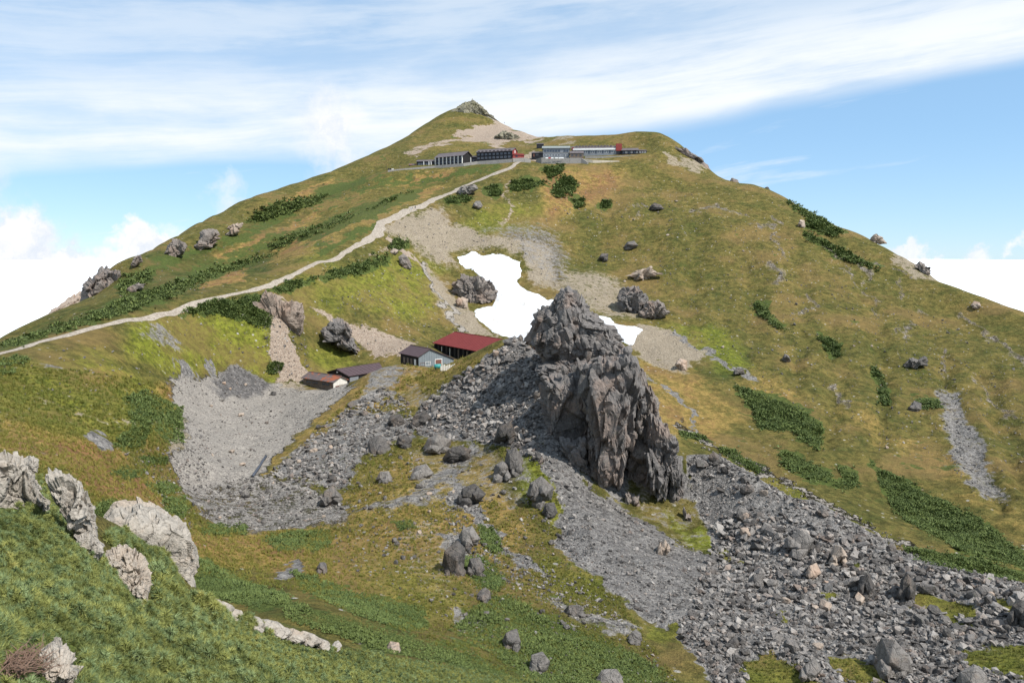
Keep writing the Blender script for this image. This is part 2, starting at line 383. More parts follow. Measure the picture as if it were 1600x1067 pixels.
M = {}
M['ground'] = ground_material()
M['spire'] = rock_material('dark_spire_rock', (.058, .055, .053), (.142, .131, .124), (.27, .248, .23), .42, (.27, .20, .16), .6, (.165, .155, .12), .5, ledge=(.150, .135, .042))
M['talus'] = rock_material('grey_talus_rock', (.056, .052, .049), (.162, .150, .140), (.335, .31, .283), .9, (.29, .215, .17), .6, None, .25, 'attr')
M['boulder'] = rock_material('grey_boulder_rock', (.050, .046, .043), (.128, .118, .110), (.26, .24, .22), 1.0, (.21, .16, .125), .55, (.15, .15, .105), .45, 'obj', 'O')
M['crag'] = rock_material('brown_crag_rock', (.070, .061, .056), (.185, .160, .142), (.31, .278, .245), .30, (.24, .165, .125), .6, (.20, .19, .15), .6, ledge=(.125, .125, .036))
M['pale'] = rock_material('pale_cream_rock', (.085, .077, .068), (.335, .300, .255), (.54, .50, .44), 1.5, (.40, .30, .22), .4, (.080, .074, .066), .18)
M['palefar'] = rock_material('pale_pink_rock', (.15, .118, .098), (.33, .268, .215), (.47, .40, .33), .35, (.36, .24, .17), .6, None, .5)
M['cliff'] = rock_material('pink_brown_cliff_rock', (.10, .08, .068), (.235, .188, .152), (.37, .315, .262), .35, (.28, .19, .14), .6, None, .5, ledge=(.13, .135, .036))
M['summit'] = rock_material('lichen_summit_rock', (.125, .115, .085), (.215, .198, .145), (.30, .278, .215), .12, (.14, .135, .06), .85, (.13, .13, .06), 1.0)
M['pine'] = foliage_material('dark_dwarf_pine', (.052, .080, .024), (.150, .190, .052), (.25, .25, .08))
M['pine_mid'] = foliage_material('mid_dwarf_pine', (.052, .076, .022), (.140, .175, .046), (.23, .22, .07))
M['pine_near'] = foliage_material('near_dwarf_pine', (.085, .108, .030), (.310, .320, .095), (.50, .41, .14), geo=True)
M['pine_blue'] = foliage_material('blue_green_dwarf_pine', (.080, .120, .047), (.270, .335, .150), (.46, .48, .21), geo=True)
M['grass'] = foliage_material('golden_grass', (.105, .125, .022), (.23, .190, .042), (.34, .215, .075), geo=True)
M['twig'] = plain('dry_twig', (.17, .11, .08), .9, .3, 3)

def snow_material():
    m, t, p = newmat('old_snow'); P = wpos(t)
    n = t.noise(P, .35, 6, .65); n2 = t.noise(t.vm('MULTIPLY', P, (1, .25, .25)), .5, 5, .7)
    c = t.mix(t.ss(n2, .50, .68), (.63, .65, .68), (.47, .445, .41))
    t.put(p.inputs['Base Color'], c); t.put(p.inputs['Normal'], t.bump(t.m('ADD', n, t.m('MULTIPLY', n2, .5)), .7, .9)); p.inputs['Roughness'].default_value = .6
    return m
M['snow'] = snow_material()
def path_material():
    m, t, p = newmat('pale_trodden_gravel'); P = wpos(t)
    n = t.noise(P, .5, 5, .65); v = t.sep(t.vor(P, 2.6, 'Color'))[0]
    f = t.m('ADD', t.m('MULTIPLY', n, .5), t.m('MULTIPLY', v, .5))
    t.put(p.inputs['Base Color'], t.ramp(f, [(.15, (.19, .16, .125)), (.5, (.29, .25, .205)), (.9, (.42, .375, .32))]))
    t.put(p.inputs['Normal'], t.bump(f, .6, .25)); return m
M['path'] = path_material()
m_, t_, p_ = newmat('cloud_white'); p_.inputs['Base Color'].default_value = (.80, .82, .85, 1); p_.inputs['Roughness'].default_value = 1.0
t_.put(p_.inputs['Normal'], t_.bump(t_.noise(wpos(t_), .0012, 6, .6), .35, 120.0)); M['cloud'] = m_

# ------------------------------------------------------------------ terrain: surveyed points -> one smooth height field
CP = []          # (azimuth, ln r, z / r)
def vis(*pts):
    for px, py, r in pts:
        th, t = polar(px, py); CP.append((float(th), math.log(r), float(t)))
def hid(*pts):
    for px, r, z in pts:
        th, _ = polar(px, 400.0); CP.append((float(th), math.log(r), z / r))
def skyline(*pts):
    for px, py, r in pts:
        th, t = polar(px, py); th = float(th); t = float(t)
        CP.append((th, math.log(r), t)); CP.append((th, math.log(r * 1.10), t - .035)); CP.append((th, math.log(r * 1.5), t - .17))
# near slope under the camera and its edge
vis((0, 1067, 5.5), (200, 1067, 7.5), (400, 1067, 15), (550, 1067, 27), (700, 1067, 42), (0, 950, 8.5), (0, 860, 13), (0, 800, 18), (60, 800, 18.5),
    (100, 950, 9.5), (100, 860, 14.5), (150, 880, 16), (200, 960, 13), (240, 985, 15.5), (300, 1030, 13.5), (-150, 950, 6), (-150, 780, 14), (-150, 740, 22),
    (0, 735, 22.5), (60, 745, 22.5), (140, 815, 22), (175, 880, 19.5), (235, 955, 19),
    (170, 842, 30), (200, 848, 31), (248, 862, 33), (285, 915, 35.5), (265, 920, 31), (310, 935, 37), (380, 985, 36), (330, 1000, 25), (430, 1010, 34), (400, 970, 41), (510, 1008, 45), (620, 1040, 45), (700, 1042, 55), (800, 1062, 58), (600, 1022, 52))
hid((-100, 2, -2.2), (800, 2, -2.4), (1700, 2, -2.6), (1100, 12, -10), (800, 10, -7.2), (800, 25, -17.5), (1100, 30, -22), (1500, 30, -24), (1900, 30, -25), (1500, 8, -8), (1000, 50, -31), (1300, 55, -36), (1600, 60, -38),
    (500, 6, -4.5), (-300, 4, -2.4), (1900, 6, -6),
    (100, 40, -17), (-100, 45, -17), (100, 62, -22), (0, 62, -20), (240, 50, -26), (330, 55, -28), (430, 55, -28.5), (180, 40, -19), (240, 70, -31))
# gully between the near slope and the central ridge
vis((520, 960, 66), (450, 945, 70), (560, 985, 64), (640, 1005, 63), (330, 880, 96), (330, 905, 84), (400, 930, 76), (430, 897, 92), (520, 920, 84), (600, 958, 76), (700, 1000, 68), (760, 1022, 66), (820, 1045, 66), (900, 1067, 65), (650, 975, 76),
    (450, 870, 104), (400, 850, 112), (310, 835, 116), (560, 880, 98), (620, 900, 94), (700, 940, 84), (760, 960, 82), (850, 1000, 77), (960, 1040, 75))
# left slope: the trail ridge and what falls from it to the gravel bowl
vis((0, 543, 240), (0, 534, 280), (50, 527, 252), (100, 514, 260), (60, 517, 300), (150, 497, 280), (-100, 572, 210), (0, 553, 196), (60, 535, 210), (130, 516, 225), (200, 500, 240), (250, 488, 255), (300, 475, 270), (330, 467.5, 279), (360, 460, 288), (385, 455.5, 295), (410, 450, 302), (435, 440, 314), (460, 428, 329), (480, 418.5, 339), (500, 409, 350), (545, 390, 375), (580, 373, 396), (600, 350, 420), (640, 335, 440), (690, 310, 480), (760, 275, 540), (825, 252, 582),
    (0, 600, 165), (0, 650, 130), (0, 700, 95), (60, 700, 102), (150, 745, 92), (100, 720, 95), (200, 790, 92), (250, 800, 105), (100, 640, 150), (160, 690, 122), (200, 640, 172), (220, 720, 130), (250, 690, 155), (150, 560, 206), (230, 530, 234), (330, 520, 264), (100, 590, 180),
    (280, 640, 212), (290, 600, 232), (330, 590, 246), (370, 575, 260), (370, 600, 254), (430, 600, 262), (360, 640, 232), (360, 680, 200), (360, 720, 175), (360, 760, 155), (360, 800, 138), (290, 760, 150), (300, 800, 132), (420, 640, 230), (420, 690, 192), (480, 780, 146), (540, 800, 136), (470, 815, 130),
    (480, 608, 252), (500, 620, 240), (455, 660, 212))
# shelf with the lower huts, slope above them
vis((430, 530, 274), (430, 492, 284), (390, 478, 284), (450, 440, 318), (500, 500, 306), (560, 520, 308), (560, 555, 290), (620, 520, 318), (640, 545, 292), (500, 555, 284), (560, 450, 338), (600, 450, 352), (640, 400, 400), (640, 450, 366), (540, 420, 356), (600, 400, 384), (660, 500, 345), (690, 480, 362), (700, 520, 340))
hid((520, 262, -44.3), (560, 268, -44.4), (600, 262, -43.5), (650, 262, -37.4), (700, 262, -37.6), (640, 272, -38.5), (740, 285, -40.5), (740, 305, -41), (780, 290, -40), (800, 250, -36), (800, 300, -38.5), (720, 325, -39), (850, 260, -38), (850, 320, -38), (480, 245, -44.0), (540, 250, -44.2))
# the central ridge: left flank, knoll, crest, right flank
vis((410, 745, 160), (450, 710, 178), (450, 745, 160), (480, 690, 184), (540, 630, 212), (600, 575, 236), (640, 570, 240), (690, 578, 238), (730, 565, 236), (760, 550, 228), (800, 528, 208), (600, 620, 212), (560, 660, 192), (520, 720, 164), (560, 740, 154), (600, 690, 172), (640, 640, 196), (660, 600, 216), (690, 690, 165), (720, 640, 184), (760, 600, 190), (620, 760, 138), (560, 800, 128), (640, 820, 118), (680, 740, 146), (700, 790, 126), (730, 850, 110), (740, 900, 96), (800, 900, 98), (840, 950, 88), (640, 870, 106), (560, 840, 116),
    (800, 580, 186), (830, 600, 174), (820, 650, 158), (760, 690, 158), (770, 740, 140), (800, 800, 124), (850, 700, 145), (850, 850, 112), (900, 800, 124), (870, 745, 136), (940, 780, 138), (1000, 820, 130), (1050, 850, 126), (1100, 870, 122))
hid((880, 166, -27), (930, 164, -28), (960, 168, -33), (1000, 160, -38), (860, 185, -25), (900, 200, -33), (900, 225, -41), (980, 200, -45), (980, 240, -47), (820, 222, -30), (1040, 165, -42), (1040, 190, -52), (1080, 158, -41))
# right talus fan and its crest
vis((1120, 710, 152), (1200, 755, 145), (1300, 800, 138), (1380, 845, 130), (1450, 880, 126), (1530, 897, 124), (1600, 913, 122), (1100, 760, 146), (1130, 800, 138), (1000, 870, 114), (1000, 950, 94), (1100, 950, 98), (1100, 1010, 85), (1000, 1010, 83), (1050, 1067, 74), (1200, 860, 122), (1200, 950, 102), (1200, 1067, 78), (1300, 880, 118), (1300, 960, 102), (1400, 940, 110), (1400, 1067, 82), (1500, 960, 108), (1600, 990, 102), (1600, 1067, 86), (1500, 1067, 84), (900, 950, 90), (920, 880, 104), (1800, 1000, 105), (1800, 960, 118))
hid((1120, 172, -52), (1200, 165, -56), (1300, 158, -60), (1450, 148, -63), (1600, 142, -66), (1100, 200, -58), (1300, 178, -66), (1600, 165, -74), (1800, 145, -70), (1800, 180, -80))
# bowl with the snow, headwall
vis((790, 520, 348), (840, 480, 372), (780, 430, 404), (760, 400, 424), (745, 470, 378), (900, 490, 362), (950, 505, 350), (995, 520, 338), (810, 440, 398), (860, 455, 388), (800, 380, 440), (720, 395, 428), (700, 370, 436), (800, 340, 476), (750, 310, 495), (870, 290, 528), (870, 330, 490), (900, 400, 440), (900, 450, 392), (960, 440, 412), (950, 380, 462), (680, 430, 398), (1000, 350, 482), (1000, 420, 428), (1000, 480, 382), (1050, 530, 342), (1040, 560, 318), (1000, 585, 292), (1010, 620, 266), (960, 540, 325), (1080, 570, 312))
# lodges' terrace, plateau, summit cone
vis((605, 270, 578), (650, 269.5, 574), (700, 267, 566), (724, 265.5, 560), (760, 262, 560), (800, 257.5, 556), (822, 252.5, 560), (840, 260, 566), (880, 261.5, 564), (912, 262.5, 560), (930, 261, 566), (970, 260, 566), (1010, 247, 580), (650, 290, 555), (720, 286, 540), (930, 280, 545), (1000, 290, 545), (1050, 250, 590), (1060, 290, 550))
hid((640, 600, 67.8), (690, 600, 70.3), (760, 600, 72.5), (800, 600, 73.5), (850, 592, 74.5), (900, 594, 74.8), (960, 594, 75.2), (1000, 594, 75.6), (1030, 592, 76))
vis((640, 246, 650), (700, 230, 680), (760, 225, 690), (800, 228, 680), (840, 222, 690), (900, 226, 640), (960, 222, 635), (1000, 225, 625), (700, 205, 760), (740, 205, 770), (770, 198, 790), (720, 215, 730))
skyline((738, 166, 850), (705, 177, 850), (680, 187, 840), (650, 205, 820), (600, 238, 780), (560, 257, 745), (520, 272, 705), (480, 284, 670), (440, 295, 640), (400, 308, 610), (360, 325, 575), (320, 345, 540), (280, 368, 500), (240, 392, 465), (215, 403, 440), (190, 418, 415), (165, 428, 405), (125, 485, 380), (60, 511, 345), (0, 527, 315), (-100, 560, 280), (-250, 590, 250),
        (770, 188, 830), (800, 197, 800), (825, 208, 770), (845, 216, 730), (880, 214, 700), (920, 214, 680), (960, 212, 660), (1000, 209, 650), (1030, 207, 640), (1060, 226, 625), (1085, 247, 610), (1110, 272, 590), (1150, 284, 578), (1200, 297, 560), (1250, 324, 545), (1300, 350, 525), (1350, 372, 510), (1400, 398, 490), (1440, 420, 475), (1460, 440, 465), (1500, 455, 450), (1550, 474, 435), (1600, 495, 420), (1750, 560, 390), (1950, 640, 350))
# left back slope, right mountain face
vis((300, 430, 400), (300, 400, 440), (400, 400, 440), (400, 430, 350), (400, 350, 530), (500, 350, 490), (500, 310, 580), (600, 300, 540), (560, 330, 480), (200, 470, 310), (200, 440, 370), (100, 500, 290), (300, 455, 300), (600, 270, 640), (550, 290, 620), (450, 330, 540))
vis((1100, 330, 500), (1100, 400, 444), (1100, 500, 366), (1100, 560, 322), (1100, 620, 280), (1060, 650, 258), (1100, 690, 236), (1200, 745, 215), (1300, 793, 198), (1450, 872, 180), (1200, 400, 446), (1200, 500, 374), (1200, 600, 304), (1200, 680, 252), (1300, 400, 464), (1300, 500, 384), (1300, 600, 312), (1300, 700, 248), (1400, 440, 450), (1400, 500, 398), (1400, 600, 326), (1400, 700, 262), (1400, 800, 212), (1500, 500, 418), (1500, 550, 372), (1500, 650, 302), (1500, 750, 242), (1500, 850, 196), (1600, 550, 384), (1600, 650, 312), (1600, 750, 252), (1600, 850, 205), (1600, 900, 186), (1200, 340, 500), (1750, 700, 290), (1750, 850, 215))
for k in np.linspace(-1.05, 1.05, 15):
    CP.append((k, math.log(1500.0), -.30)); CP.append((k, math.log(2200.0), -.36))
CP = np.array(CP)

def tps_fit(P, v, lam=2e-4):
    n = len(P); d2 = ((P[:, None, :] - P[None, :, :]) ** 2).sum(-1)
    K = np.where(d2 > 0, .5 * d2 * np.log(np.maximum(d2, 1e-20)), 0) + lam * np.eye(n)
    Q = np.hstack([np.ones((n, 1)), P]); A = np.zeros((n + 3, n + 3)); A[:n, :n] = K; A[:n, n:] = Q; A[n:, :n] = Q.T
    return np.linalg.solve(A, np.concatenate([v, np.zeros(3)]))
TW = tps_fit(CP[:, :2], CP[:, 2])
def tps(th, lr):
    sh = th.shape; q = np.stack([th.ravel(), lr.ravel()], 1); out = np.empty(len(q)); n = len(CP)
    c2 = (CP[:, :2] ** 2).sum(1)
    for a in range(0, len(q), 40000):
        s = q[a:a + 40000]
        d2 = (s ** 2).sum(1)[:, None] + c2[None] - 2 * s @ CP[:, :2].T
        d2 = np.maximum(d2, 1e-12).astype(np.float32)
        out[a:a + 40000] = (.5 * d2 * np.log(d2)) @ TW[:n].astype(np.float32) + TW[n] + s @ TW[n + 1:]
    return out.reshape(sh)

TH = np.concatenate([np.linspace(-1.08, -.66, 46)[:-1], np.linspace(-.66, .66, 800), np.linspace(.66, 1.08, 46)[1:]])
LR = np.concatenate([np.linspace(math.log(1.2), math.log(60), 150)[:-1], np.linspace(math.log(60), math.log(205), 300)[:-1], np.linspace(math.log(205), math.log(900), 360)[:-1], np.linspace(math.log(900), math.log(1800), 24)])
GT, GL = np.meshgrid(TH, LR, indexing='ij'); GR = np.exp(GL)
GX = GR * np.sin(GT); GY = GR * np.cos(GT)
# smooth field on a thinned grid, then spline-free bilinear refinement of its (already smooth) values
T0 = tps(GT, GL)
GZ = T0 * GR

def lp_noise(f, s):      # noise whose size grows with distance
    return vnoise(GT * f + 31.7, GL * f + 11.3, s)
PX0, PY0 = proj(GX, GY, GZ)
n1_ = lp_noise(48, 1); n2_ = lp_noise(130, 2); n3_ = lp_noise(48, 3); n4_ = lp_noise(130, 4); n5_ = lp_noise(330, 5); n6_ = lp_noise(330, 6)
WX = PX0 + 9 * n1_ + 5 * n2_ + 2.2 * n5_; WY = PY0 + 5 * n3_ + 3.4 * n4_ + 1.6 * n6_

ZN = {k: np.zeros_like(GX) for k in ('rock', 'tan', 'hue', 'shrub', 'lush', 'pale', 'pink', 'dark')}
def zone(ch, poly, val=1.0, f=4.0, rmin=0, rmax=1e9, mode='max'):
    P = np.asarray(poly, float); lo = P.min(0) - 20; hi = P.max(0) + 20
    m = (WX > lo[0]) & (WX < hi[0]) & (WY > lo[1]) & (WY < hi[1]) & (GR > rmin) & (GR < rmax)
    if not m.any(): return
    w = sstep(sdf(WX[m], WY[m], poly), -f, f)
    z = ZN[ch]; cur = z[m]
    z[m] = np.maximum(cur, w * val) if mode == 'max' else cur * (1 - w) + w * val
def line(ch, pts, wd, val=1.0, rmin=0, rmax=1e9):
    P = np.asarray(pts, float); lo = P.min(0) - 20; hi = P.max(0) + 20
    m = (WX > lo[0]) & (WX < hi[0]) & (WY > lo[1]) & (WY < hi[1]) & (GR > rmin) & (GR < rmax)
    if not m.any(): return
    w = sstep(polyline_dist(WX[m], WY[m], pts), wd * 1.5, wd * .5) * val
    ZN[ch][m] = np.maximum(ZN[ch][m], w)

# --- grass hue: 0 green, .5 olive, .75 golden, 1 rust
ZN['hue'][:] = .42
zone('hue', [(0, 560), (200, 520), (420, 600), (330, 800), (0, 800)], .44, 30, 60, mode='set')
zone('hue', [(0, 640), (120, 690), (260, 640), (290, 600), (230, 600), (100, 580), (0, 590)], .46, 15, 60, mode='set')
zone('hue', [(0, 655), (130, 690), (250, 760), (300, 830), (520, 830), (480, 900), (300, 870), (150, 740), (0, 720)], .80, 15, 55, mode='set')
zone('hue', [(90, 690), (150, 690), (200, 715), (150, 725), (90, 705)], 1.05, 10, 55, mode='set')
zone('hue', [(100, 725), (160, 715), (245, 755), (235, 775), (150, 785)], .93, 8, 55, mode='set')
zone('hue', [(150, 580), (200, 585), (170, 600), (120, 600)], 1.0, 8, 100, mode='set')
zone('hue', [(200, 612), (280, 600), (290, 625), (240, 625)], .95, 8, 100, mode='set')
zone('hue', [(420, 730), (600, 570), (760, 555), (700, 600), (640, 640), (560, 640), (470, 700)], .70, 8, 100, 260, mode='set')
zone('hue', [(480, 800), (640, 700), (780, 700), (850, 800), (760, 900), (620, 930), (480, 910)], .66, 25, 60, 200, mode='set')
zone('hue', [(760, 690), (830, 690), (900, 800), (860, 850), (790, 780)], .36, 12, 60, 200, mode='set')
zone('hue', [(420, 960), (560, 950), (760, 1010), (840, 1067), (700, 1067), (560, 1000)], .35, 20, 55, 120, mode='set')
zone('hue', [(300, 930), (900, 1067), (300, 1067)], .36, 15, 5, 60, mode='set')
zone('hue', [(860, 260), (980, 270), (960, 310), (900, 330), (850, 350), (840, 300)], .90, 14, 300, mode='set')
zone('hue', [(400, 430), (520, 380), (600, 340), (700, 290), (650, 290), (520, 350), (300, 450)], .64, 12, 270, mode='set')
zone('hue', [(430, 380), (560, 300), (640, 270), (640, 300), (540, 350), (430, 400)], .55, 18, 300, mode='set')
zone('hue', [(0, 540), (130, 490), (300, 430), (420, 400), (420, 425), (290, 465), (100, 520), (0, 550)], .12, 8, 200, mode='set')
zone('hue', [(170, 430), (240, 395), (330, 390), (330, 430), (210, 470)], .16, 10, 300, mode='set')
zone('hue', [(640, 235), (740, 200), (800, 215), (740, 240)], .55, 10, 500, mode='set')
zone('hue', [(1000, 560), (1100, 600), (1160, 650), (1200, 720), (1060, 680), (1000, 640)], .74, 14, 180, mode='set')
zone('hue', [(1180, 580), (1260, 620), (1230, 640), (1150, 600)], .70, 12, 180, mode='set')
zone('hue', [(1060, 510), (1120, 520), (1180, 570), (1130, 600), (1060, 560)], .20, 12, 180, mode='set')
zone('hue', [(1100, 700), (1300, 790), (1460, 880), (1600, 910), (1600, 850), (1300, 720), (1150, 660)], .38, 14, 170, mode='set')
zone('hue', [(1290, 640), (1450, 740), (1600, 850), (1600, 800), (1450, 700), (1330, 630)], .60, 12, 170, mode='set')
zone('hue', [(800, 930), (1000, 1000), (1060, 1067), (760, 1067)], .28, 14, 60, 120, mode='set')
# brightest herb meadows
zone('lush', [(210, 500), (400, 480), (430, 560), (420, 600), (360, 570), (280, 590), (200, 560)], .9, 15, 150)
zone('lush', [(0, 575), (150, 555), (260, 615), (240, 690), (110, 680), (0, 640)], .75, 18, 100)
zone('lush', [(520, 440), (640, 390), (690, 420), (680, 500), (620, 500), (540, 470)], .7, 12, 250)
zone('lush', [(760, 320), (840, 320), (840, 380), (700, 360)], .5, 10, 350)
zone('lush', [(1030, 510), (1130, 520), (1180, 580), (1120, 580)], .7, 12, 200)
zone('lush', [(1180, 780), (1240, 780), (1320, 820), (1250, 810)], .7, 6, 160)
zone('lush', [(1090, 820), (1130, 830), (1125, 855), (1095, 845)], 1.0, 4, 100, 160)
zone('lush', [(1040, 800), (1110, 850), (1170, 880), (1080, 850)], .8, 5, 90, 160)
zone('lush', [(780, 690), (840, 700), (880, 760), (890, 830), (820, 780)], .8, 10, 90, 200); zone('lush', [(560, 850), (700, 880), (740, 960), (640, 960), (560, 920)], .5, 20, 70, 140); zone('lush', [(480, 380), (560, 440), (520, 520), (440, 480)], .4, 15, 280)
zone('lush', [(480, 545), (520, 540), (560, 570), (470, 590)], .6, 8, 250, 320)
zone('lush', [(1150, 720), (1460, 868), (1440, 868), (1160, 740)], .55, 8, 170)
# grey stone
TALUS_R = [(1072, 700), (1120, 704), (1300, 792), (1400, 845), (1450, 876), (1600, 908), (1640, 915), (1640, 1090), (1130, 1090), (1095, 1035), (1060, 1000), (1010, 965), (950, 925), (900, 885), (865, 850), (880, 800), (850, 735), (835, 660), (862, 640), (890, 715), (930, 765), (970, 792), (1020, 822), (1080, 856), (1130, 876), (1170, 880), (1120, 850), (1095, 810), (1080, 780)]
TALUS_L = [(640, 655), (690, 605), (750, 568), (800, 530), (850, 520), (870, 560), (862, 660), (835, 660), (850, 735), (800, 700), (740, 690), (690, 685), (650, 680)]
SCREE_L = [(412, 748), (448, 716), (505, 664), (556, 628), (600, 604), (640, 625), (645, 680), (600, 700), (560, 715), (545, 765), (480, 760)]
BOWL = [(262, 592), (330, 592), (365, 570), (425, 602), (480, 612), (560, 600), (470, 680), (405, 745), (480, 762), (545, 790), (540, 818), (400, 832), (320, 812), (292, 770), (262, 720), (292, 690), (282, 640)]
zone('rock', TALUS_R, 1, 7, 60, 170); zone('rock', TALUS_L, .95, 5, 100, 235); zone('rock', SCREE_L, .72, 8, 100, 240)
zone('rock', [(850, 560), (960, 540), (1010, 580), (1060, 700), (1090, 800), (1060, 830), (960, 775), (890, 720), (850, 640)], .8, 8, 110, 200)
zone('rock', BOWL, 1, 9, 100, 275); zone('pale', BOWL, .55, 4, 100, 275)
for ch in ('rock', 'dark'): zone(ch, [(985, 700), (1012, 690), (1030, 780), (1075, 775), (1100, 820), (1130, 872), (1075, 850), (1010, 812), (975, 785)], .34, 9, 110, 170, 'set')
zone('tan', [(980, 720), (1012, 700), (1022, 780), (1000, 800)], .5, 6, 110, 170); zone('hue', [(985, 700), (1075, 775), (1130, 872), (1010, 812)], .5, 6, 110, 170, 'set')
for ch in ('rock', 'pale'): zone(ch, [(404, 750), (420, 742), (470, 690), (530, 645), (600, 596), (640, 600), (690, 590), (700, 600), (650, 640), (640, 650), (600, 640), (560, 640), (760, 566), (740, 552), (610, 566), (560, 600), (470, 672)], 0, 4, 100, 262, 'set')
zone('hue', [(404, 750), (430, 738), (530, 650), (612, 585), (600, 566), (545, 605), (470, 672)], .60, 4, 100, 262, 'set')
zone('rock', [(292, 765), (400, 748), (480, 768), (545, 792), (545, 822), (400, 836), (318, 814)], .62, 8, 100, 200, 'set'); zone('pale', [(292, 765), (400, 748), (480, 768), (545, 792), (545, 822), (400, 836), (318, 814)], .25, 10, 100, 200, 'set')
zone('rock', [(590, 578), (645, 572), (660, 584), (620, 600), (600, 598)], .48, 6, 180, 262); zone('rock', [(590, 640), (640, 600), (690, 612), (650, 640)], .42, 8, 150, 240)
zone('dark', [(330, 600), (365, 568), (430, 602), (400, 620), (350, 625)], 1, 6, 200, 290); zone('pale', [(330, 600), (365, 568), (430, 602), (400, 620), (350, 625)], 0, 6, 200, 290, 'set')
zone('dark', TALUS_L, .55, 6, 100, 235); zone('dark', [(860, 700), (960, 785), (1100, 860), (1100, 960), (950, 920), (870, 830)], .35, 20, 80, 170)
zone('rock', [(270, 562), (290, 565), (310, 590), (285, 595)], 1, 3, 200); zone('rock', [(325, 555), (332, 560), (336, 590), (328, 590)], 1, 2, 200)
zone('rock', [(215, 520), (245, 505), (275, 530), (290, 555), (250, 540)], .55, 6, 200, 300)
zone('rock', [(135, 680), (155, 680), (185, 705), (150, 705)], 1, 4, 80, 200); zone('rock', [(60, 570), (110, 575), (80, 580)], .7, 3, 100)
zone('rock', [(580, 570), (640, 570), (640, 590), (600, 620), (560, 640)], .6, 8, 200, 250)
zone('rock', [(700, 780), (740, 800), (770, 850), (810, 880), (860, 905), (850, 890), (790, 850), (745, 780), (700, 740)], .95, 4, 80, 170)
zone('rock', [(660, 790), (710, 745), (760, 700), (740, 690), (650, 760), (570, 790), (540, 810), (640, 790)], .62, 6, 80, 200)
zone('rock', [(680, 830), (730, 830), (735, 890), (700, 890)], .7, 6, 80, 130); zone('rock', [(770, 720), (820, 700), (850, 790), (800, 760)], .45, 10, 90, 170)
zone('rock', [(860, 930), (900, 950), (1000, 980), (980, 1000), (890, 970)], .6, 6, 70, 120); zone('rock', [(700, 950), (770, 960), (760, 980), (710, 975)], .6, 5, 70, 120)
zone('rock', [(440, 890), (465, 870), (475, 890), (450, 910), (420, 905)], .8, 3, 70, 130)
# bare tan ground
HEADWALL = [(590, 358), (640, 332), (690, 318), (705, 345), (760, 368), (800, 370), (850, 372), (880, 400), (870, 450), (830, 452), (815, 400), (760, 396), (712, 398), (716, 425), (690, 420), (640, 380), (605, 372)]
zone('tan', HEADWALL, .74, 16, 350, 520); zone('pale', HEADWALL, .3, 7, 350, 520)
zone('rock', [(730, 360), (800, 345), (880, 360), (900, 420), (870, 450), (820, 410), (780, 372)], .5, 16, 380, 520)
zone('tan', [(830, 440), (900, 420), (980, 440), (1010, 500), (960, 505), (900, 480)], .6, 14, 330, 460)
zone('tan', [(655, 400), (700, 440), (725, 480), (770, 520), (790, 530), (720, 530), (680, 470)], .7, 8, 320, 420)
zone('pink', [(400, 470), (440, 462), (470, 490), (452, 530), (470, 570), (490, 595), (430, 602), (420, 545), (412, 500)], 1, 4, 255, 320)
zone('pink', [(475, 480), (520, 490), (580, 515), (640, 530), (650, 555), (610, 565), (560, 545), (520, 510)], .75, 7, 270, 350)
zone('tan', [(262, 640), (320, 650), (350, 690), (330, 760), (292, 770), (262, 720)], .45, 12, 130, 250)
zone('tan', [(400, 602), (470, 600), (490, 615), (440, 622)], .9, 4, 230, 280); zone('tan', [(270, 650), (300, 640), (345, 670), (300, 725), (262, 720)], .6, 8, 150, 240)
zone('pink', [(290, 650), (330, 660), (330, 685), (290, 680)], .5, 8, 150, 240)
zone('tan', [(975, 530), (1010, 512), (1045, 515), (1085, 545), (1105, 562), (1070, 582), (1020, 570), (990, 555)], .9, 8, 280, 350)
zone('pink', [(590, 400), (560, 412), (600, 385), (640, 370), (620, 392)], .5, 4, 350, 430)
zone('tan', [(690, 660), (790, 640), (850, 560), (870, 620), (830, 700)], .25, 20, 130, 220)
zone('rock', [(640, 700), (760, 690), (820, 740), (840, 800), (780, 790), (700, 780), (640, 790)], .40, 14, 90, 180); zone('rock', [(600, 830), (680, 800), (740, 880), (700, 940), (640, 900)], .34, 18, 80, 140)
zone('tan', [(850, 560), (880, 560), (890, 620), (850, 630)], .7, 6, 130, 190)
zone('pale', [(720, 212), (735, 200), (780, 188), (850, 215), (825, 224), (795, 218), (780, 224), (795, 234), (778, 236), (760, 222)], 1, 2, 640)
zone('tan', [(720, 212), (735, 200), (780, 188), (850, 215), (825, 224), (795, 218), (780, 224), (795, 234), (778, 236), (760, 222)], .9, 2, 640); zone('pink', [(720, 212), (735, 200), (780, 188), (850, 215), (825, 224), (795, 218), (780, 224), (795, 234), (778, 236), (760, 222)], .8, 2, 640)
zone('pink', [(620, 243), (730, 205), (735, 212), (640, 246)], .7, 3, 600); zone('pink', [(800, 250), (830, 238), (850, 246), (830, 256)], .7, 3, 560, 640)
zone('tan', [(860, 218), (905, 214), (890, 222), (850, 226)], .6, 3, 600)
zone('tan', [(1040, 245), (1110, 262), (1090, 275), (1040, 262)], .6, 4, 540)
RAVINE = [(1462, 608), (1500, 618), (1508, 660), (1535, 690), (1545, 740), (1575, 790), (1520, 775), (1485, 725), (1475, 670)]
zone('rock', RAVINE, .68, 9, 200); zone('tan', [(1400, 395), (1450, 425), (1470, 445), (1430, 440), (1390, 415)], .6, 4, 380)
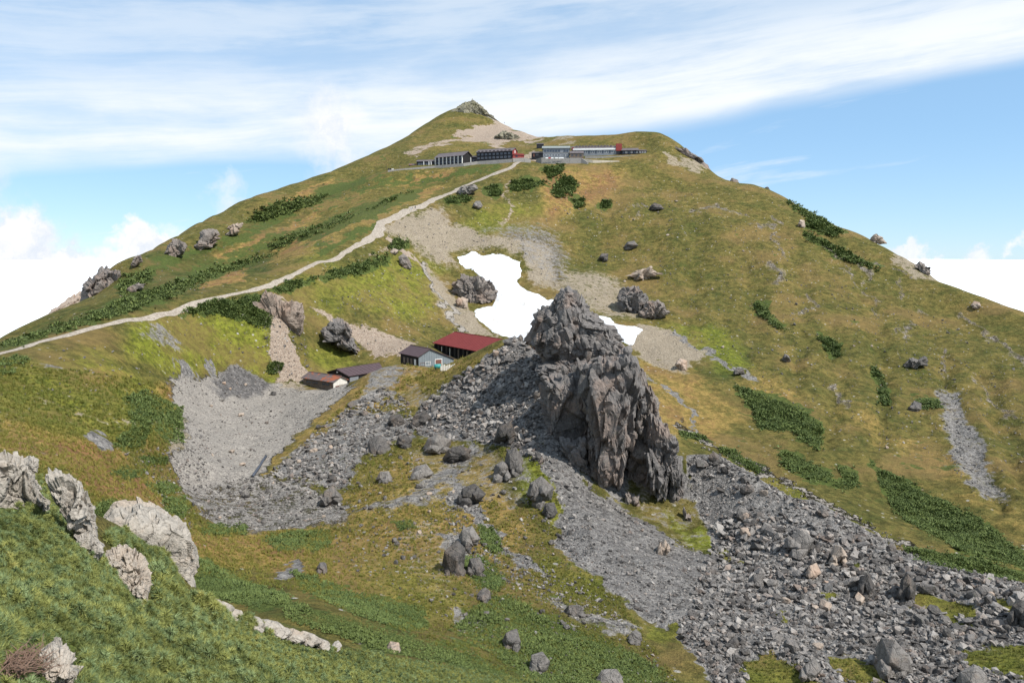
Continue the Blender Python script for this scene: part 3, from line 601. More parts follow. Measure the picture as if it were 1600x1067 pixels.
for pl, w_ in [([(1205, 340), (1220, 350), (1180, 352)], 3), ([(1200, 420), (1230, 430), (1215, 445)], 7), ([(1320, 420), (1345, 450), (1365, 470), (1370, 500)], 3), ([(1340, 415), (1360, 440)], 6), ([(1400, 445), (1408, 470)], 4), ([(1250, 455), (1270, 480), (1250, 490)], 4),
               ([(1405, 530), (1420, 510), (1410, 560)], 3), ([(1300, 610), (1325, 638)], 6), ([(1530, 590), (1545, 620), (1580, 660)], 5), ([(1500, 500), (1540, 530), (1600, 575)], 5), ([(1470, 550), (1475, 590)], 4), ([(1080, 330), (1130, 325), (1170, 335)], 3), ([(1210, 360), (1225, 400)], 3), ([(1290, 385), (1340, 410), (1430, 440)], 3), ([(960, 340), (1010, 325), (990, 345)], 2), ([(1435, 490), (1445, 500)], 7)]:
    line('tan', pl, w_ * .8, .56, 250); line('rock', pl, w_ * .6, .42, 250); line('pale', pl, w_, .8, 250)
line('rock', [(1060, 662), (1100, 690), (1200, 740), (1300, 792), (1380, 838), (1450, 868)], 5, .58, 170, 260); line('pale', [(1060, 662), (1100, 690), (1200, 740), (1300, 792), (1450, 868)], 6, .8, 170, 260)
line('rock', [(1050, 520), (1080, 545), (1130, 570), (1180, 600)], 3, .8, 240, 360); line('rock', [(1010, 590), (1050, 620), (1090, 650), (1080, 680)], 3, .7, 200, 320)
line('rock', [(660, 415), (690, 470), (720, 520)], 4, .8, 330, 420); line('pale', [(660, 415), (690, 470), (720, 520)], 4, .8, 330, 420)
line('pink', [(600, 375), (640, 395), (665, 425)], 3, .8, 340, 430); line('pink', [(790, 290), (795, 330), (780, 350)], 5, .5, 430, 560); line('tan', [(60, 620), (160, 660), (290, 660)], 2, .5, 100, 250)
line('rock', [(285, 600), (350, 602), (420, 604)], 1.5, .6, 230, 280)
# green cushions that break the talus
MOSS = [[(1158, 1022), (1200, 1020), (1240, 1040), (1290, 1075), (1170, 1090)], [(1290, 1020), (1350, 1030), (1390, 1067), (1330, 1067), (1290, 1040)], [(1416, 930), (1450, 925), (1540, 955), (1530, 968), (1470, 962), (1425, 948)], [(1470, 960), (1525, 980), (1515, 985), (1475, 972)], [(1500, 1015), (1560, 1010), (1640, 1000), (1640, 1067), (1570, 1055), (1510, 1040)], [(1280, 918), (1315, 930), (1300, 938), (1278, 930)], [(1330, 880), (1350, 880), (1345, 892), (1330, 890)], [(1216, 952), (1232, 952), (1230, 968), (1218, 965)], [(880, 930), (940, 935), (945, 900), (900, 880), (850, 870), (845, 890)], [(1010, 980), (1060, 975), (1060, 1000), (1010, 1000)], [(1548, 925), (1600, 955), (1600, 975), (1555, 945)]]
for q in MOSS:
    for ch in ('rock', 'dark', 'pale'): zone(ch, q, 0, 4, 60, 170, 'set')
    zone('lush', q, .45, 4, 60, 170); zone('hue', q, .36, 4, 60, 170, 'set')
# dwarf-pine ground
PINES = [
 ([(196, 622), (230, 612), (285, 640), (288, 690), (258, 692), (240, 660), (225, 690), (215, 702), (175, 700), (205, 665)], 'dark dwarf pine thicket on the left rim of the grey gravel bowl'),
 ([(280, 490), (330, 470), (410, 460), (428, 490), (422, 517), (395, 508), (340, 492)], 'dark dwarf pine thicket under the trail beside the pink cliff'),
 ([(420, 455), (450, 440), (500, 433), (475, 447), (440, 460)], 'narrow dwarf pine strip right below the trail above the pink cliff'),
 ([(505, 432), (540, 415), (608, 398), (604, 412), (560, 430), (515, 440)], 'dwarf pine patch on the spur below the bend of the trail'),
 ([(600, 388), (618, 372), (642, 374), (638, 386), (620, 395)], 'small dwarf pine patch behind the two rocks on the spur'),
 ([(415, 578), (432, 562), (447, 566), (440, 580), (420, 586)], 'small round pine bush at the foot of the pink rubble chute'),
 ([(0, 562), (26, 558), (46, 560), (38, 568), (0, 574)], 'low pine bush at the lower end of the trail on the picture edge'),
 ([(0, 578), (26, 577), (20, 586), (0, 588)], 'thin pine strip just under the bush at the lower end of the trail'),
 ([(690, 312), (715, 306), (740, 308), (730, 318), (700, 320)], 'flat pine patch beside the grey rubble near the upper trail'),
 ([(757, 292), (778, 288), (786, 305), (768, 309)], 'small pine patch at the head of the pale chute above the headwall'),
 ([(795, 286), (822, 279), (856, 288), (830, 296), (800, 299)], 'wide pine patch on the slope below the stone terrace'),
 ([(862, 302), (876, 276), (893, 276), (903, 292), (893, 306), (870, 310)], 'tall pine patch beside the rusty grass below the terrace'),
 ([(846, 270), (860, 259), (884, 258), (878, 272), (860, 280)], 'pine patch directly under the stone terrace wall'),
 ([(893, 312), (914, 308), (916, 322), (900, 330)], 'small pine bush in the rusty grass of the headwall'),
 ([(940, 315), (958, 312), (955, 325), (938, 328)], 'small faint pine bush right of the rusty grass'),
 ([(1145, 600), (1200, 620), (1260, 645), (1288, 672), (1280, 706), (1250, 690), (1238, 674), (1190, 672), (1172, 640)], 'big dark pine thicket on the right slope above the stream'),
 ([(1118, 698), (1150, 706), (1196, 732), (1186, 741), (1160, 728), (1130, 714)], 'low pine hummock close to the pale stream bed'),
 ([(1060, 675), (1100, 682), (1108, 690), (1070, 686)], 'thin pine strip at the head of the pale stream bed'),
 ([(1214, 700), (1240, 710), (1298, 738), (1305, 756), (1270, 752), (1222, 728)], 'dark pine thicket left of the bare straw patch'),
 ([(1305, 728), (1335, 738), (1348, 760), (1320, 766), (1296, 758), (1318, 748)], 'dark pine thicket curled round the bare straw patch'),
 ([(1360, 722), (1440, 765), (1530, 812), (1600, 868), (1640, 900), (1600, 888), (1500, 862), (1395, 800)], 'broad pine belt slanting down the right slope'),
 ([(1408, 856), (1500, 868), (1560, 884), (1640, 908), (1600, 910), (1520, 895), (1450, 880)], 'pine belt along the upper edge of the boulder field'),
 ([(1226, 312), (1262, 330), (1320, 362), (1300, 372), (1262, 358), (1256, 340)], 'dark pine slope on the right skyline shoulder'),
 ([(1262, 362), (1300, 380), (1340, 402), (1380, 422), (1368, 424), (1310, 402), (1258, 372)], 'long thin pine stripe under the right skyline shoulder'),
 ([(1276, 522), (1318, 540), (1316, 560), (1290, 552)], 'faint pine patch in the middle of the right slope'),
 ([(1178, 472), (1196, 475), (1206, 500), (1240, 518), (1215, 516), (1182, 490)], 'crooked pine patch high on the right slope'),
 ([(1360, 570), (1384, 592), (1392, 636), (1374, 634), (1372, 600)], 'upright pine streak in a gully of the right slope'),
 ([(1430, 622), (1470, 628), (1472, 638), (1440, 640)], 'small pine patch left of the grey landslip'),
 ([(720, 868), (760, 870), (790, 905), (778, 925), (752, 918), (724, 892)], 'bright green pine mat beside the central grey stone streak'),
 ([(748, 818), (775, 826), (786, 862), (770, 866), (752, 850)], 'pine mat on the crest right of the central stone streak'),
 ([(410, 842), (440, 836), (480, 832), (480, 858), (436, 862)], 'left of two joined pine bushes at the foot of the gravel bowl'),
 ([(480, 832), (512, 826), (516, 850), (490, 864), (480, 858)], 'right of two joined pine bushes at the foot of the gravel bowl'),
 ([(310, 822), (386, 820), (388, 836), (318, 836)], 'low pine row right of the big pale slab'),
 ([(452, 893), (520, 912), (560, 930), (620, 935), (664, 950), (670, 985), (600, 978), (530, 950), (480, 925)], 'long dark pine hedge in the gully below the central ridge'),
 ([(300, 866), (380, 905), (440, 925), (470, 945), (400, 950), (312, 925)], 'dark pine carpet behind the pale rib of rocks'),
 ([(168, 742), (195, 732), (232, 736), (205, 750)], 'small dark pine mat in the straw coloured grass'),
 ([(225, 755), (270, 755), (286, 764), (255, 776)], 'blue-green pine mat below the straw coloured grass'),
 ([(255, 780), (290, 776), (298, 792), (285, 812), (258, 802)], 'round yellow-green pine bush by the big pale slab'),
 ([(140, 798), (170, 782), (196, 788), (190, 806), (152, 816)], 'pine bush between the cream crag and the big pale slab'),
 ([(216, 714), (262, 714), (262, 726), (226, 728)], 'flat olive pine mat beside the stony stream at the bowl edge'),
 ([(618, 815), (642, 812), (650, 826), (625, 830)], 'small olive pine cushion on the central grassy ridge'),
]
ZN['shrub'][:] = .10
zone('shrub', [(0, 540), (130, 480), (170, 420), (420, 300), (560, 250), (740, 180), (800, 230), (700, 300), (600, 340), (420, 420)], .30, 20, 200)
zone('shrub', [(1060, 560), (1200, 520), (1420, 640), (1600, 760), (1600, 900), (1300, 780), (1100, 680)], .22, 30, 170)
zone('shrub', [(300, 930), (560, 960), (860, 900), (1060, 1067), (600, 1067)], .28, 20, 50, 140)
zone('shrub', [(380, 400), (470, 340), (600, 290), (690, 276), (700, 292), (600, 330), (480, 378), (420, 402)], .42, 12, 240)
zone('shrub', [(400, 335), (560, 272), (620, 262), (600, 290), (480, 325)], .42, 12, 240)
for poly, _l in PINES: zone('shrub', poly, 1, 4, 55)
PINE_BAND = [[(0, 535), (128, 494), (200, 466), (300, 429), (400, 401), (436, 398), (360, 428), (270, 465), (200, 490), (100, 518), (0, 549)], [(180, 440), (230, 420), (240, 440), (190, 465)], [(420, 380), (560, 330), (660, 290), (620, 312), (500, 366), (420, 395)], [(420, 318), (520, 300), (500, 320), (420, 345), (380, 350)]]
for q in PINE_BAND: zone('shrub', q, .8, 6, 180)
PINE_LOW = [[(430, 935), (560, 968), (720, 1012), (800, 1050), (830, 1080), (740, 1067), (560, 1004), (450, 970)], [(760, 930), (800, 930), (850, 965), (960, 1000), (1060, 1067), (830, 1080), (770, 1020), (700, 985)]]
for q in PINE_LOW: zone('shrub', q, .6, 8, 58, 130)
zone('shrub', [(-200, 770), (66, 790), (150, 868), (240, 965), (320, 940), (420, 990), (700, 1043), (1000, 1090), (-200, 1200)], 1, 6, 1, 60)  # near ground coloured dark, standing in for shade in gaps between tufts

for pl, w_, v_ in [([(470, 374), (560, 336), (650, 303)], 6, .8), ([(420, 346), (520, 300), (565, 284)], 5, .7), ([(500, 394), (560, 366), (592, 349)], 4, .7), ([(330, 386), (420, 346)], 5, .6), ([(235, 424), (330, 388), (380, 372)], 6, .6), ([(300, 428), (400, 390), (470, 366)], 5, .6), ([(560, 300), (640, 272)], 4, .6), ([(640, 288), (720, 268), (780, 262)], 3, .6)]:
    line('shrub', pl, w_ * 1.6, v_, 240)
for pl, w_ in [([(440, 398), (520, 358), (600, 322), (680, 296)], 9), ([(340, 408), (420, 372), (500, 336)], 7), ([(420, 325), (520, 285)], 6), ([(600, 285), (700, 268)], 5), ([(270, 455), (380, 430)], 6)]: line('hue', pl, w_, .86, 240)
# --- relief
TRAIL = [(-40, 565), (0, 553), (60, 535), (130, 516), (200, 501), (300, 475), (360, 460), (410, 450), (460, 428), (500, 409), (545, 390), (580, 372), (597, 360), (590, 350), (615, 340), (650, 325), (690, 308), (720, 292), (760, 277), (800, 262), (826, 251)]
stony = np.clip(ZN['rock'] + .7 * ZN['tan'] + .8 * ZN['pink'], 0, 1)
spacing = np.maximum(GR * .0017, GR * np.gradient(LR)[None, :])
dz = np.zeros_like(GX)
for k, lam in enumerate([55, 26, 12, 6, 3, 1.5, .7]):
    n = vnoise(GX / lam + k * 17.3, GY / lam - k * 9.1, 20 + k)
    if lam >= 12: n = n * .4 + (.5 - np.abs(vnoise(GX / lam + 5.1, GY / lam + 8.7, 40 + k))) * .9
    amp = lam * (.020 + .016 * stony + .018 * sstep(GR, 240, 330)) if lam > 7 else lam * (.040 + .050 * stony)
    dz += n * amp * sstep(GR, lam * 2.5, lam * 8) * sstep(lam / spacing, 1.2, 3.0)
dz *= 1 - .85 * sstep(np.minimum(np.abs(GX + 0) * 0 + GR, 12), 12, 4)
dz *= 1 - .93 * sstep(polyline_dist(PX0, PY0, TRAIL), 30, 10) * (GR > 150)
for pl in [[(1240, 400), (1258, 470), (1255, 540), (1240, 600)], [(1350, 450), (1372, 520), (1385, 600), (1372, 690)], [(1440, 500), (1470, 560), (1490, 640), (1520, 730), (1560, 790)], [(1295, 520), (1312, 600), (1295, 690)], [(1085, 340), (1092, 420), (1075, 500)], [(1545, 590), (1572, 680), (1600, 760)], [(1160, 380), (1180, 460), (1170, 560)], [(1020, 330), (1025, 400)], [(960, 320), (930, 380), (900, 420)]]:
    d_ = polyline_dist(WX, WY, pl); dz -= .95 * (1 + .7 * n1_) * np.exp(-(d_ / 13) ** 2) * (GR > 210) * (GR < 560); dz += .55 * np.exp(-((d_ - 27) / 13) ** 2) * (GR > 210) * (GR < 560)
flat_ = sstep(sdf(PX0, PY0, [(600, 275), (830, 262), (1020, 255), (1020, 222), (620, 240)]), -5, 5) * (GR > 560) * (GR < 660)
dz *= 1 - .8 * flat_
GZ = GZ + dz
TT = GZ / GR

def hit(px, py, rmin=3.0):
    """first ground point on the sight line of a photo pixel"""
    px = np.atleast_1d(np.asarray(px, float)); py = np.atleast_1d(np.asarray(py, float))
    th, t = polar(px, py); ci = np.clip(np.searchsorted(TH, th), 1, len(TH) - 1)
    w = (th - TH[ci - 1]) / (TH[ci] - TH[ci - 1]); r = np.full(len(th), np.nan); k0 = np.searchsorted(LR, math.log(rmin))
    for a in range(0, len(th), 4000):
        s = slice(a, a + 4000)
        col = TT[ci[s] - 1] * (1 - w[s])[:, None] + TT[ci[s]] * w[s][:, None]
        ok = col[:, k0:] >= t[s][:, None]; j = ok.argmax(1) + k0; good = ok.any(1)
        jm = np.maximum(j - 1, 0); ii = np.arange(len(j)); c0 = col[ii, jm]; c1 = col[ii, j]
        f = np.clip((t[s] - c0) / np.where(np.abs(c1 - c0) < 1e-9, 1, c1 - c0), 0, 1)
        rr = np.exp(LR[jm] + f * (LR[j] - LR[jm])); rr[~good] = np.nan; r[s] = rr
    return th, t, r
def ground_z(x, y):
    x = np.atleast_1d(np.asarray(x, float)); y = np.atleast_1d(np.asarray(y, float))
    th = np.arctan2(x, y); lr = np.log(np.hypot(x, y))
    i = np.clip(np.searchsorted(TH, th), 1, len(TH) - 1); j = np.clip(np.searchsorted(LR, lr), 1, len(LR) - 1)
    a = np.clip((th - TH[i - 1]) / (TH[i] - TH[i - 1]), 0, 1); b = np.clip((lr - LR[j - 1]) / (LR[j] - LR[j - 1]), 0, 1)
    t = (TT[i - 1, j - 1] * (1 - a) + TT[i, j - 1] * a) * (1 - b) + (TT[i - 1, j] * (1 - a) + TT[i, j] * a) * b
    return t * np.exp(lr)
def on_ground(px, py, rmin=3.0):
    th, t, r = hit(px, py, rmin); x = r * np.sin(th); y = r * np.cos(th)
    return np.stack([x, y, t * r], 1), r

nt, nr = GX.shape
idx = np.arange(nt * nr).reshape(nt, nr)
quads = np.stack([idx[:-1, :-1], idx[:-1, 1:], idx[1:, 1:], idx[1:, :-1]], -1).reshape(-1, 4)[:, ::-1]
za = np.stack([ZN[k] for k in ('rock', 'tan', 'hue', 'shrub')], -1).reshape(-1, 4)
zb = np.stack([ZN[k] for k in ('lush', 'pale', 'pink', 'dark')], -1).reshape(-1, 4)
ground = link('ground', mesh_np('ground', np.stack([GX, GY, GZ], -1).reshape(-1, 3), quads, M['ground'], True, {'zone_a': za, 'zone_b': zb}))
kind(ground, 'structure', 'mountain ground of grass, scree and gravel rising to the summit')

# sea of cloud filling the valleys
cr = np.exp(np.linspace(math.log(1150), math.log(60000), 150)); ct = np.linspace(-math.pi, math.pi, 301)
cT, cR = np.meshgrid(ct, cr, indexing='ij')
cx_, cy_ = cR * np.sin(cT), cR * np.cos(cT)
cz_ = -262 + 34 * vnoise(cx_ / 900, cy_ / 900, 71) * (cR < 30000) + 22 * vnoise(cx_ / 330, cy_ / 330, 72) * (cR < 9000) + 40 * vnoise(cx_ / 4000, cy_ / 4000, 73)
ii = np.arange(cT.size).reshape(cT.shape)
cq = np.stack([ii[:-1, :-1], ii[:-1, 1:], ii[1:, 1:], ii[1:, :-1]], -1).reshape(-1, 4)[:, ::-1]
cloud = link('cloud_sea', mesh_np('cloud_sea', np.stack([cx_, cy_, cz_], -1).reshape(-1, 3), cq, M['cloud'], True)); kind(cloud, 'stuff', 'white sea of cloud filling the valleys beyond the ridge')

# ------------------------------------------------------------------ snow patch and trail
def drape_patch(name, poly, mat, th_=1.0, rmin=300, rmax=470, cell=.0016):
    P = np.asarray(poly, float); t0 = polar(P[:, 0], P[:, 1])[0]
    a = np.arange(t0.min() - .01, t0.max() + .01, cell); l = np.arange(math.log(rmin), math.log(rmax), cell * 1.8)
    A_, L_ = np.meshgrid(a, l, indexing='ij'); R_ = np.exp(L_); x = R_ * np.sin(A_); y = R_ * np.cos(A_)
    z = ground_z(x.ravel(), y.ravel()).reshape(x.shape); px, py = proj(x, y, z)
    n = vnoise(x / 7, y / 7, 90) * 3.5 + vnoise(x / 2.2, y / 2.2, 91) * 1.5
    d = sdf(px, py, poly) + n
    z = z + np.clip(d * .12, -1.2, th_) + (.5 * vnoise(x / 9, y / 9, 92) + .22 * vnoise(x / 3.1, y / 3.1, 93)) * sstep(d, 1, 7)
    keep = d > -1.5
    ii = np.arange(x.size).reshape(x.shape); q = np.stack([ii[:-1, :-1], ii[:-1, 1:], ii[1:, 1:], ii[1:, :-1]], -1)
    k = keep[:-1, :-1] & keep[:-1, 1:] & keep[1:, 1:] & keep[1:, :-1]; q = q[k].reshape(-1, 4)[:, ::-1]
    u, inv = np.unique(q, return_inverse=True)
    V = np.stack([x, y, z], -1).reshape(-1, 3)[u]
    return link(name, mesh_np(name, V, inv.reshape(q.shape), mat, True))
SNOW = [(712, 399), (735, 396), (755, 400), (772, 397), (800, 400), (815, 410), (813, 428), (806, 440), (826, 454), (852, 466), (900, 482), (948, 498), (1003, 516), (986, 539), (968, 530), (940, 522), (900, 548), (840, 540), (800, 530), (770, 517), (742, 494), (742, 486), (770, 480), (776, 458), (765, 440), (735, 425), (715, 412)]
tag(drape_patch('snow_patch', SNOW, M['snow']), 'white leftover snow field in the bowl behind the rock spire', 'snow field')

def drape_path(name, pts, wid, mat, lift=.14):
    P = np.asarray(pts, float); W, r = on_ground(P[:, 0], P[:, 1], 150); near = P[:, 0] < 550
    r[near] = np.interp(P[near, 0], [-40, 0, 60, 130, 200, 250, 300, 330, 360, 385, 410, 435, 460, 480, 500, 545], [188, 196, 210, 225, 240, 255, 270, 279, 288, 295, 302, 314, 329, 339, 350, 375]); W[near] = PT(P[near, 0], P[near, 1], r[near])
    seg = np.concatenate([[0], np.cumsum(np.linalg.norm(np.diff(W[:, :2], axis=0), axis=1))])
    s = np.arange(0, seg[-1], 1.6); x = np.interp(s, seg, W[:, 0]); y = np.interp(s, seg, W[:, 1])
    for _ in range(10): x[1:-1] = .25 * x[:-2] + .5 * x[1:-1] + .25 * x[2:]; y[1:-1] = .25 * y[:-2] + .5 * y[1:-1] + .25 * y[2:]
    dx, dy = np.gradient(x), np.gradient(y); L = np.hypot(dx, dy); nx, ny = -dy / L, dx / L
    wv = np.interp(s, seg, wid) if hasattr(wid, '__len__') else np.full(len(s), wid)
    V = []; k = 5
    for j, o in enumerate(np.linspace(-1, 1, k)):
        jit = .35 * vnoise(s / 4, np.full(len(s), j * 7.7), 95) if abs(o) == 1 else 0
        q = (o + jit) * wv * .5; X = x + nx * q; Y = y + ny * q
        V.append(np.stack([X, Y, ground_z(X, Y) + lift * (.45 if abs(o) == 1 else 1)], 1))
    V = np.stack(V, 1); ii = np.arange(V.shape[0] * k).reshape(-1, k)
    q = np.stack([ii[:-1, :-1], ii[:-1, 1:], ii[1:, 1:], ii[1:, :-1]], -1).reshape(-1, 4)[:, ::-1]
    return kind(link(name, mesh_np(name, V.reshape(-1, 3), q, mat, True)), 'structure')
drape_path('path', TRAIL, [2.2, 2.2, 1.9, 1.7, 1.7, 1.9, 2.0, 2.3, 2.4, 2.4, 2.8, 4, 5, 5, 5, 5, 4.4, 4.2, 4, 4, 4], M['path'])['label'] = 'pale trodden trail climbing the left ridge to the lodges'

# ------------------------------------------------------------------ rock shapes
def hull_rock(n, seed, sq=(1, .8, .62)):
    r = random.Random(seed); bm = bmesh.new()
    for _ in range(n):
        v = Vector((r.gauss(0, 1), r.gauss(0, 1), r.gauss(0, 1))).normalized()
        m = max(abs(v.x), abs(v.y), abs(v.z)); v = v * (.45 + .55 / (m * 1.6)) * r.uniform(.86, 1.08)
        bm.verts.new((v.x * sq[0], v.y * sq[1], v.z * sq[2]))
    res = bmesh.ops.convex_hull(bm, input=bm.verts)
    for v in [v for v in bm.verts if not v.link_faces]: bm.verts.remove(v)
    bmesh.ops.triangulate(bm, faces=bm.faces); bm.verts.index_update()
    V = np.array([v.co[:] for v in bm.verts]); T = np.array([[v.index for v in f.verts] for f in bm.faces]); bm.free()
    return V, T
ROCK_LO = [hull_rock(11, 100 + i, (1, random.uniform(.65, .95), random.uniform(.45, .75))) for i in range(24)]
ROCK_HI = [hull_rock(26, 300 + i, (1, random.uniform(.65, .95), random.uniform(.55, .85))) for i in range(14)]
ROCK_BLOCK = [hull_rock(16, 500 + i, (1, random.uniform(.7, .95), random.uniform(.85, 1.3))) for i in range(12)]

def rand_rot(n, tilt=1.0):
    a = rng.random(n) * 2 * np.pi; b = rng.normal(0, .45 * tilt, n); c = rng.normal(0, .45 * tilt, n)
    ca, sa, cb, sb, cc, sc = np.cos(a), np.sin(a), np.cos(b), np.sin(b), np.cos(c), np.sin(c); z = np.zeros(n); o = np.ones(n)
    Rz = np.stack([np.stack([ca, -sa, z], 1), np.stack([sa, ca, z], 1), np.stack([z, z, o], 1)], 1)
    Ry = np.stack([np.stack([cb, z, sb], 1), np.stack([z, o, z], 1), np.stack([-sb, z, cb], 1)], 1)
    Rx = np.stack([np.stack([o, z, z], 1), np.stack([z, cc, -sc], 1), np.stack([z, sc, cc], 1)], 1)
    return Rz @ Ry @ Rx
def join_rocks(name, pos, size, mat, label, lib=ROCK_LO, sink=.25):
    n = len(pos); R = rand_rot(n); k = rng.integers(0, len(lib), n); tint = rng.random(n); tb = rng.random(n)
    Vs, Ts, ta, tbb = [], [], [], []; off = 0
    for q in range(len(lib)):
        m = np.where(k == q)[0]
        if not len(m): continue
        V, T = lib[q]
        W = np.einsum('nij,vj->nvi', R[m], V) * (size[m] * .5)[:, None, None] + pos[m][:, None, :] + np.stack([0 * size[m], 0 * size[m], size[m] * (.5 - sink) * .5], 1)[:, None, :]
        Vs.append(W.reshape(-1, 3)); Ts.append((T[None] + (np.arange(len(m)) * len(V))[:, None, None]).reshape(-1, 3) + off); off += len(m) * len(V)
        ta.append(np.repeat(tint[m], len(V))); tbb.append(np.repeat(tb[m], len(V)))
    me = mesh_np(name, np.vstack(Vs), np.vstack(Ts), mat, False, {'tint': np.concatenate(ta), 'tint_b': np.concatenate(tbb)})
    return kind(link(name, me), 'stuff', label)
def scatter(poly, n, rmin, rmax, holes=()):
    q = in_poly_samples(poly, n)
    for h in holes: q = q[sdf(q[:, 0], q[:, 1], h) < 1.5]
    p, r = on_ground(q[:, 0], q[:, 1]); ok = np.isfinite(r) & (r > rmin) & (r < rmax)
    return p[ok], r[ok]
def psize(r, lo, hi, a=2.2):
    u = rng.random(len(r)); s = (lo ** -a + u * (hi ** -a - lo ** -a)) ** (-1 / a)
    return s * r / F          # lo, hi in photo pixels

def crag(name, outline, mat, r=None, thick=None, parent=None, amp=.16, cell=None, box=.62, seed=0, base=None, vstretch=.65, res=1.0, flat=True, lean=0.0, fine=1.0):
    """a rock with a given silhouette, its own distance and real depth; star-shaped outline given in photo pixels"""
    O = np.asarray(outline, float)
    if r is None:
        bx = O[np.argmax(O[:, 1])]; rr = hit([O[:, 0].mean()], [O[:, 1].max() - .12 * np.ptp(O[:, 1])])[2][0]
        r = rr
    c = (O.max(0) + O.min(0)) / 2; c = .5 * c + .5 * O.mean(0)
    per = np.linalg.norm(np.diff(np.vstack([O, O[:1]]), axis=0), axis=1).sum()
    N = int(np.clip(per * .20 * res, 9, 92))
    dense = np.vstack([a + (b - a) * np.linspace(0, 1, 24)[:, None] for a, b in zip(O, np.roll(O, -1, 0))]) - c
    ang = np.arctan2(dense[:, 1], dense[:, 0]); rad = np.hypot(dense[:, 0], dense[:, 1]); o = np.argsort(ang)
    U, Vv = np.meshgrid(np.linspace(-1, 1, N), np.linspace(-1, 1, N), indexing='ij')
    rho = np.maximum(np.abs(U), np.abs(Vv)); phi = np.arctan2(Vv, U)
    inv = np.where(np.abs(U) > np.abs(Vv), U, Vv); inv = np.where(inv == 0, 1, inv); qd = np.where(np.abs(U) > np.abs(Vv), np.pi / 4 * Vv / inv, np.pi / 2 - np.pi / 4 * U / inv)
    phi = np.where(inv < 0, qd + np.pi, qd); phi = (phi + np.pi) % (2 * np.pi) - np.pi
    w = .5 * rho + .5 * (1 - (1 - rho) ** 1.7); R = np.interp(phi, ang[o], rad[o], period=2 * np.pi)
    dpt = (1 - np.clip(w, 0, 1) ** (2 / box)) ** .4
    qx = c[0] + R * np.cos(phi) * w; qy = c[1] + R * np.sin(phi) * w
    qx = np.stack([qx, qx]); qy = np.stack([qy, qy]); dpt = np.stack([dpt, -dpt])
    if thick is None: thick = .38 * min(np.ptp(O[:, 0]), np.ptp(O[:, 1])) * r / F
    up = (c[1] - qy) / max(np.ptp(O[:, 1]), 1)
    # distances stay true to the outline at the rim, the body swells in depth
    th0, t0 = polar(c[0], c[1]); C = PT(c[0], c[1], r)
    right = np.array([math.cos(th0), -math.sin(th0), 0]); fwd = np.array([math.sin(th0), math.cos(th0), 0]); s = math.hypot(r, t0 * r) / math.hypot(F, 0) * math.cos(math.atan(t0))
    S = PT(qx.ravel(), qy.ravel(), r)
    V = S + fwd[None] * (-(thick * dpt) + lean * up * 1.0).ravel()[:, None]
    d = V - C; d = d / np.maximum(np.linalg.norm(d, axis=1), 1e-6)[:, None]
    size = .5 * (np.ptp(O[:, 0]) + np.ptp(O[:, 1])) * r / F
    if cell is None: cell = size * .30
    Q = V / cell; Q[:, 2] *= vstretch; Q = Q + .22 * np.stack([vnoise3(Q * 1.3, seed + k) for k in range(3)], 1)
    v1, e1, t1 = cells3(Q, seed + 11); v2, e2, t2 = cells3(Q * 2.3 + 3.1, seed + 21); v3, e3, t3 = cells3(Q * 5.1 + 7.7, seed + 31)
    disp = amp * cell * ((v1 - .6) * 1.7 + t1 * 2.6 + ((v2 - .5) * .75 + t2 * 1.3) + fine * ((v3 - .5) * .38 + t3 * .6) - .22 * sstep(e1, .07, 0) + .16 * fine * vnoise3(Q * 7.5, seed + 5))
    V = V + d * disp[:, None] * (amp > 0)
    ii = np.arange(2 * N * N).reshape(2, N, N)
    q0 = np.stack([ii[0, :-1, :-1], ii[0, 1:, :-1], ii[0, 1:, 1:], ii[0, :-1, 1:]], -1).reshape(-1, 4)
    q1 = np.stack([ii[1, :-1, :-1], ii[1, :-1, 1:], ii[1, 1:, 1:], ii[1, 1:, :-1]], -1).reshape(-1, 4)
    q = np.vstack([q0, q1]); T = np.vstack([q[:, [0, 1, 2]], q[:, [0, 2, 3]]])
    org = np.array(PT(O[:, 0].mean(), O[:, 1].max(), r)) if parent is None else np.array(parent.location[:])
    me = mesh_np(name, V - org, T, mat, not flat)
    ob = link(name, me, parent)
    if parent is None: ob.location = org
    return ob

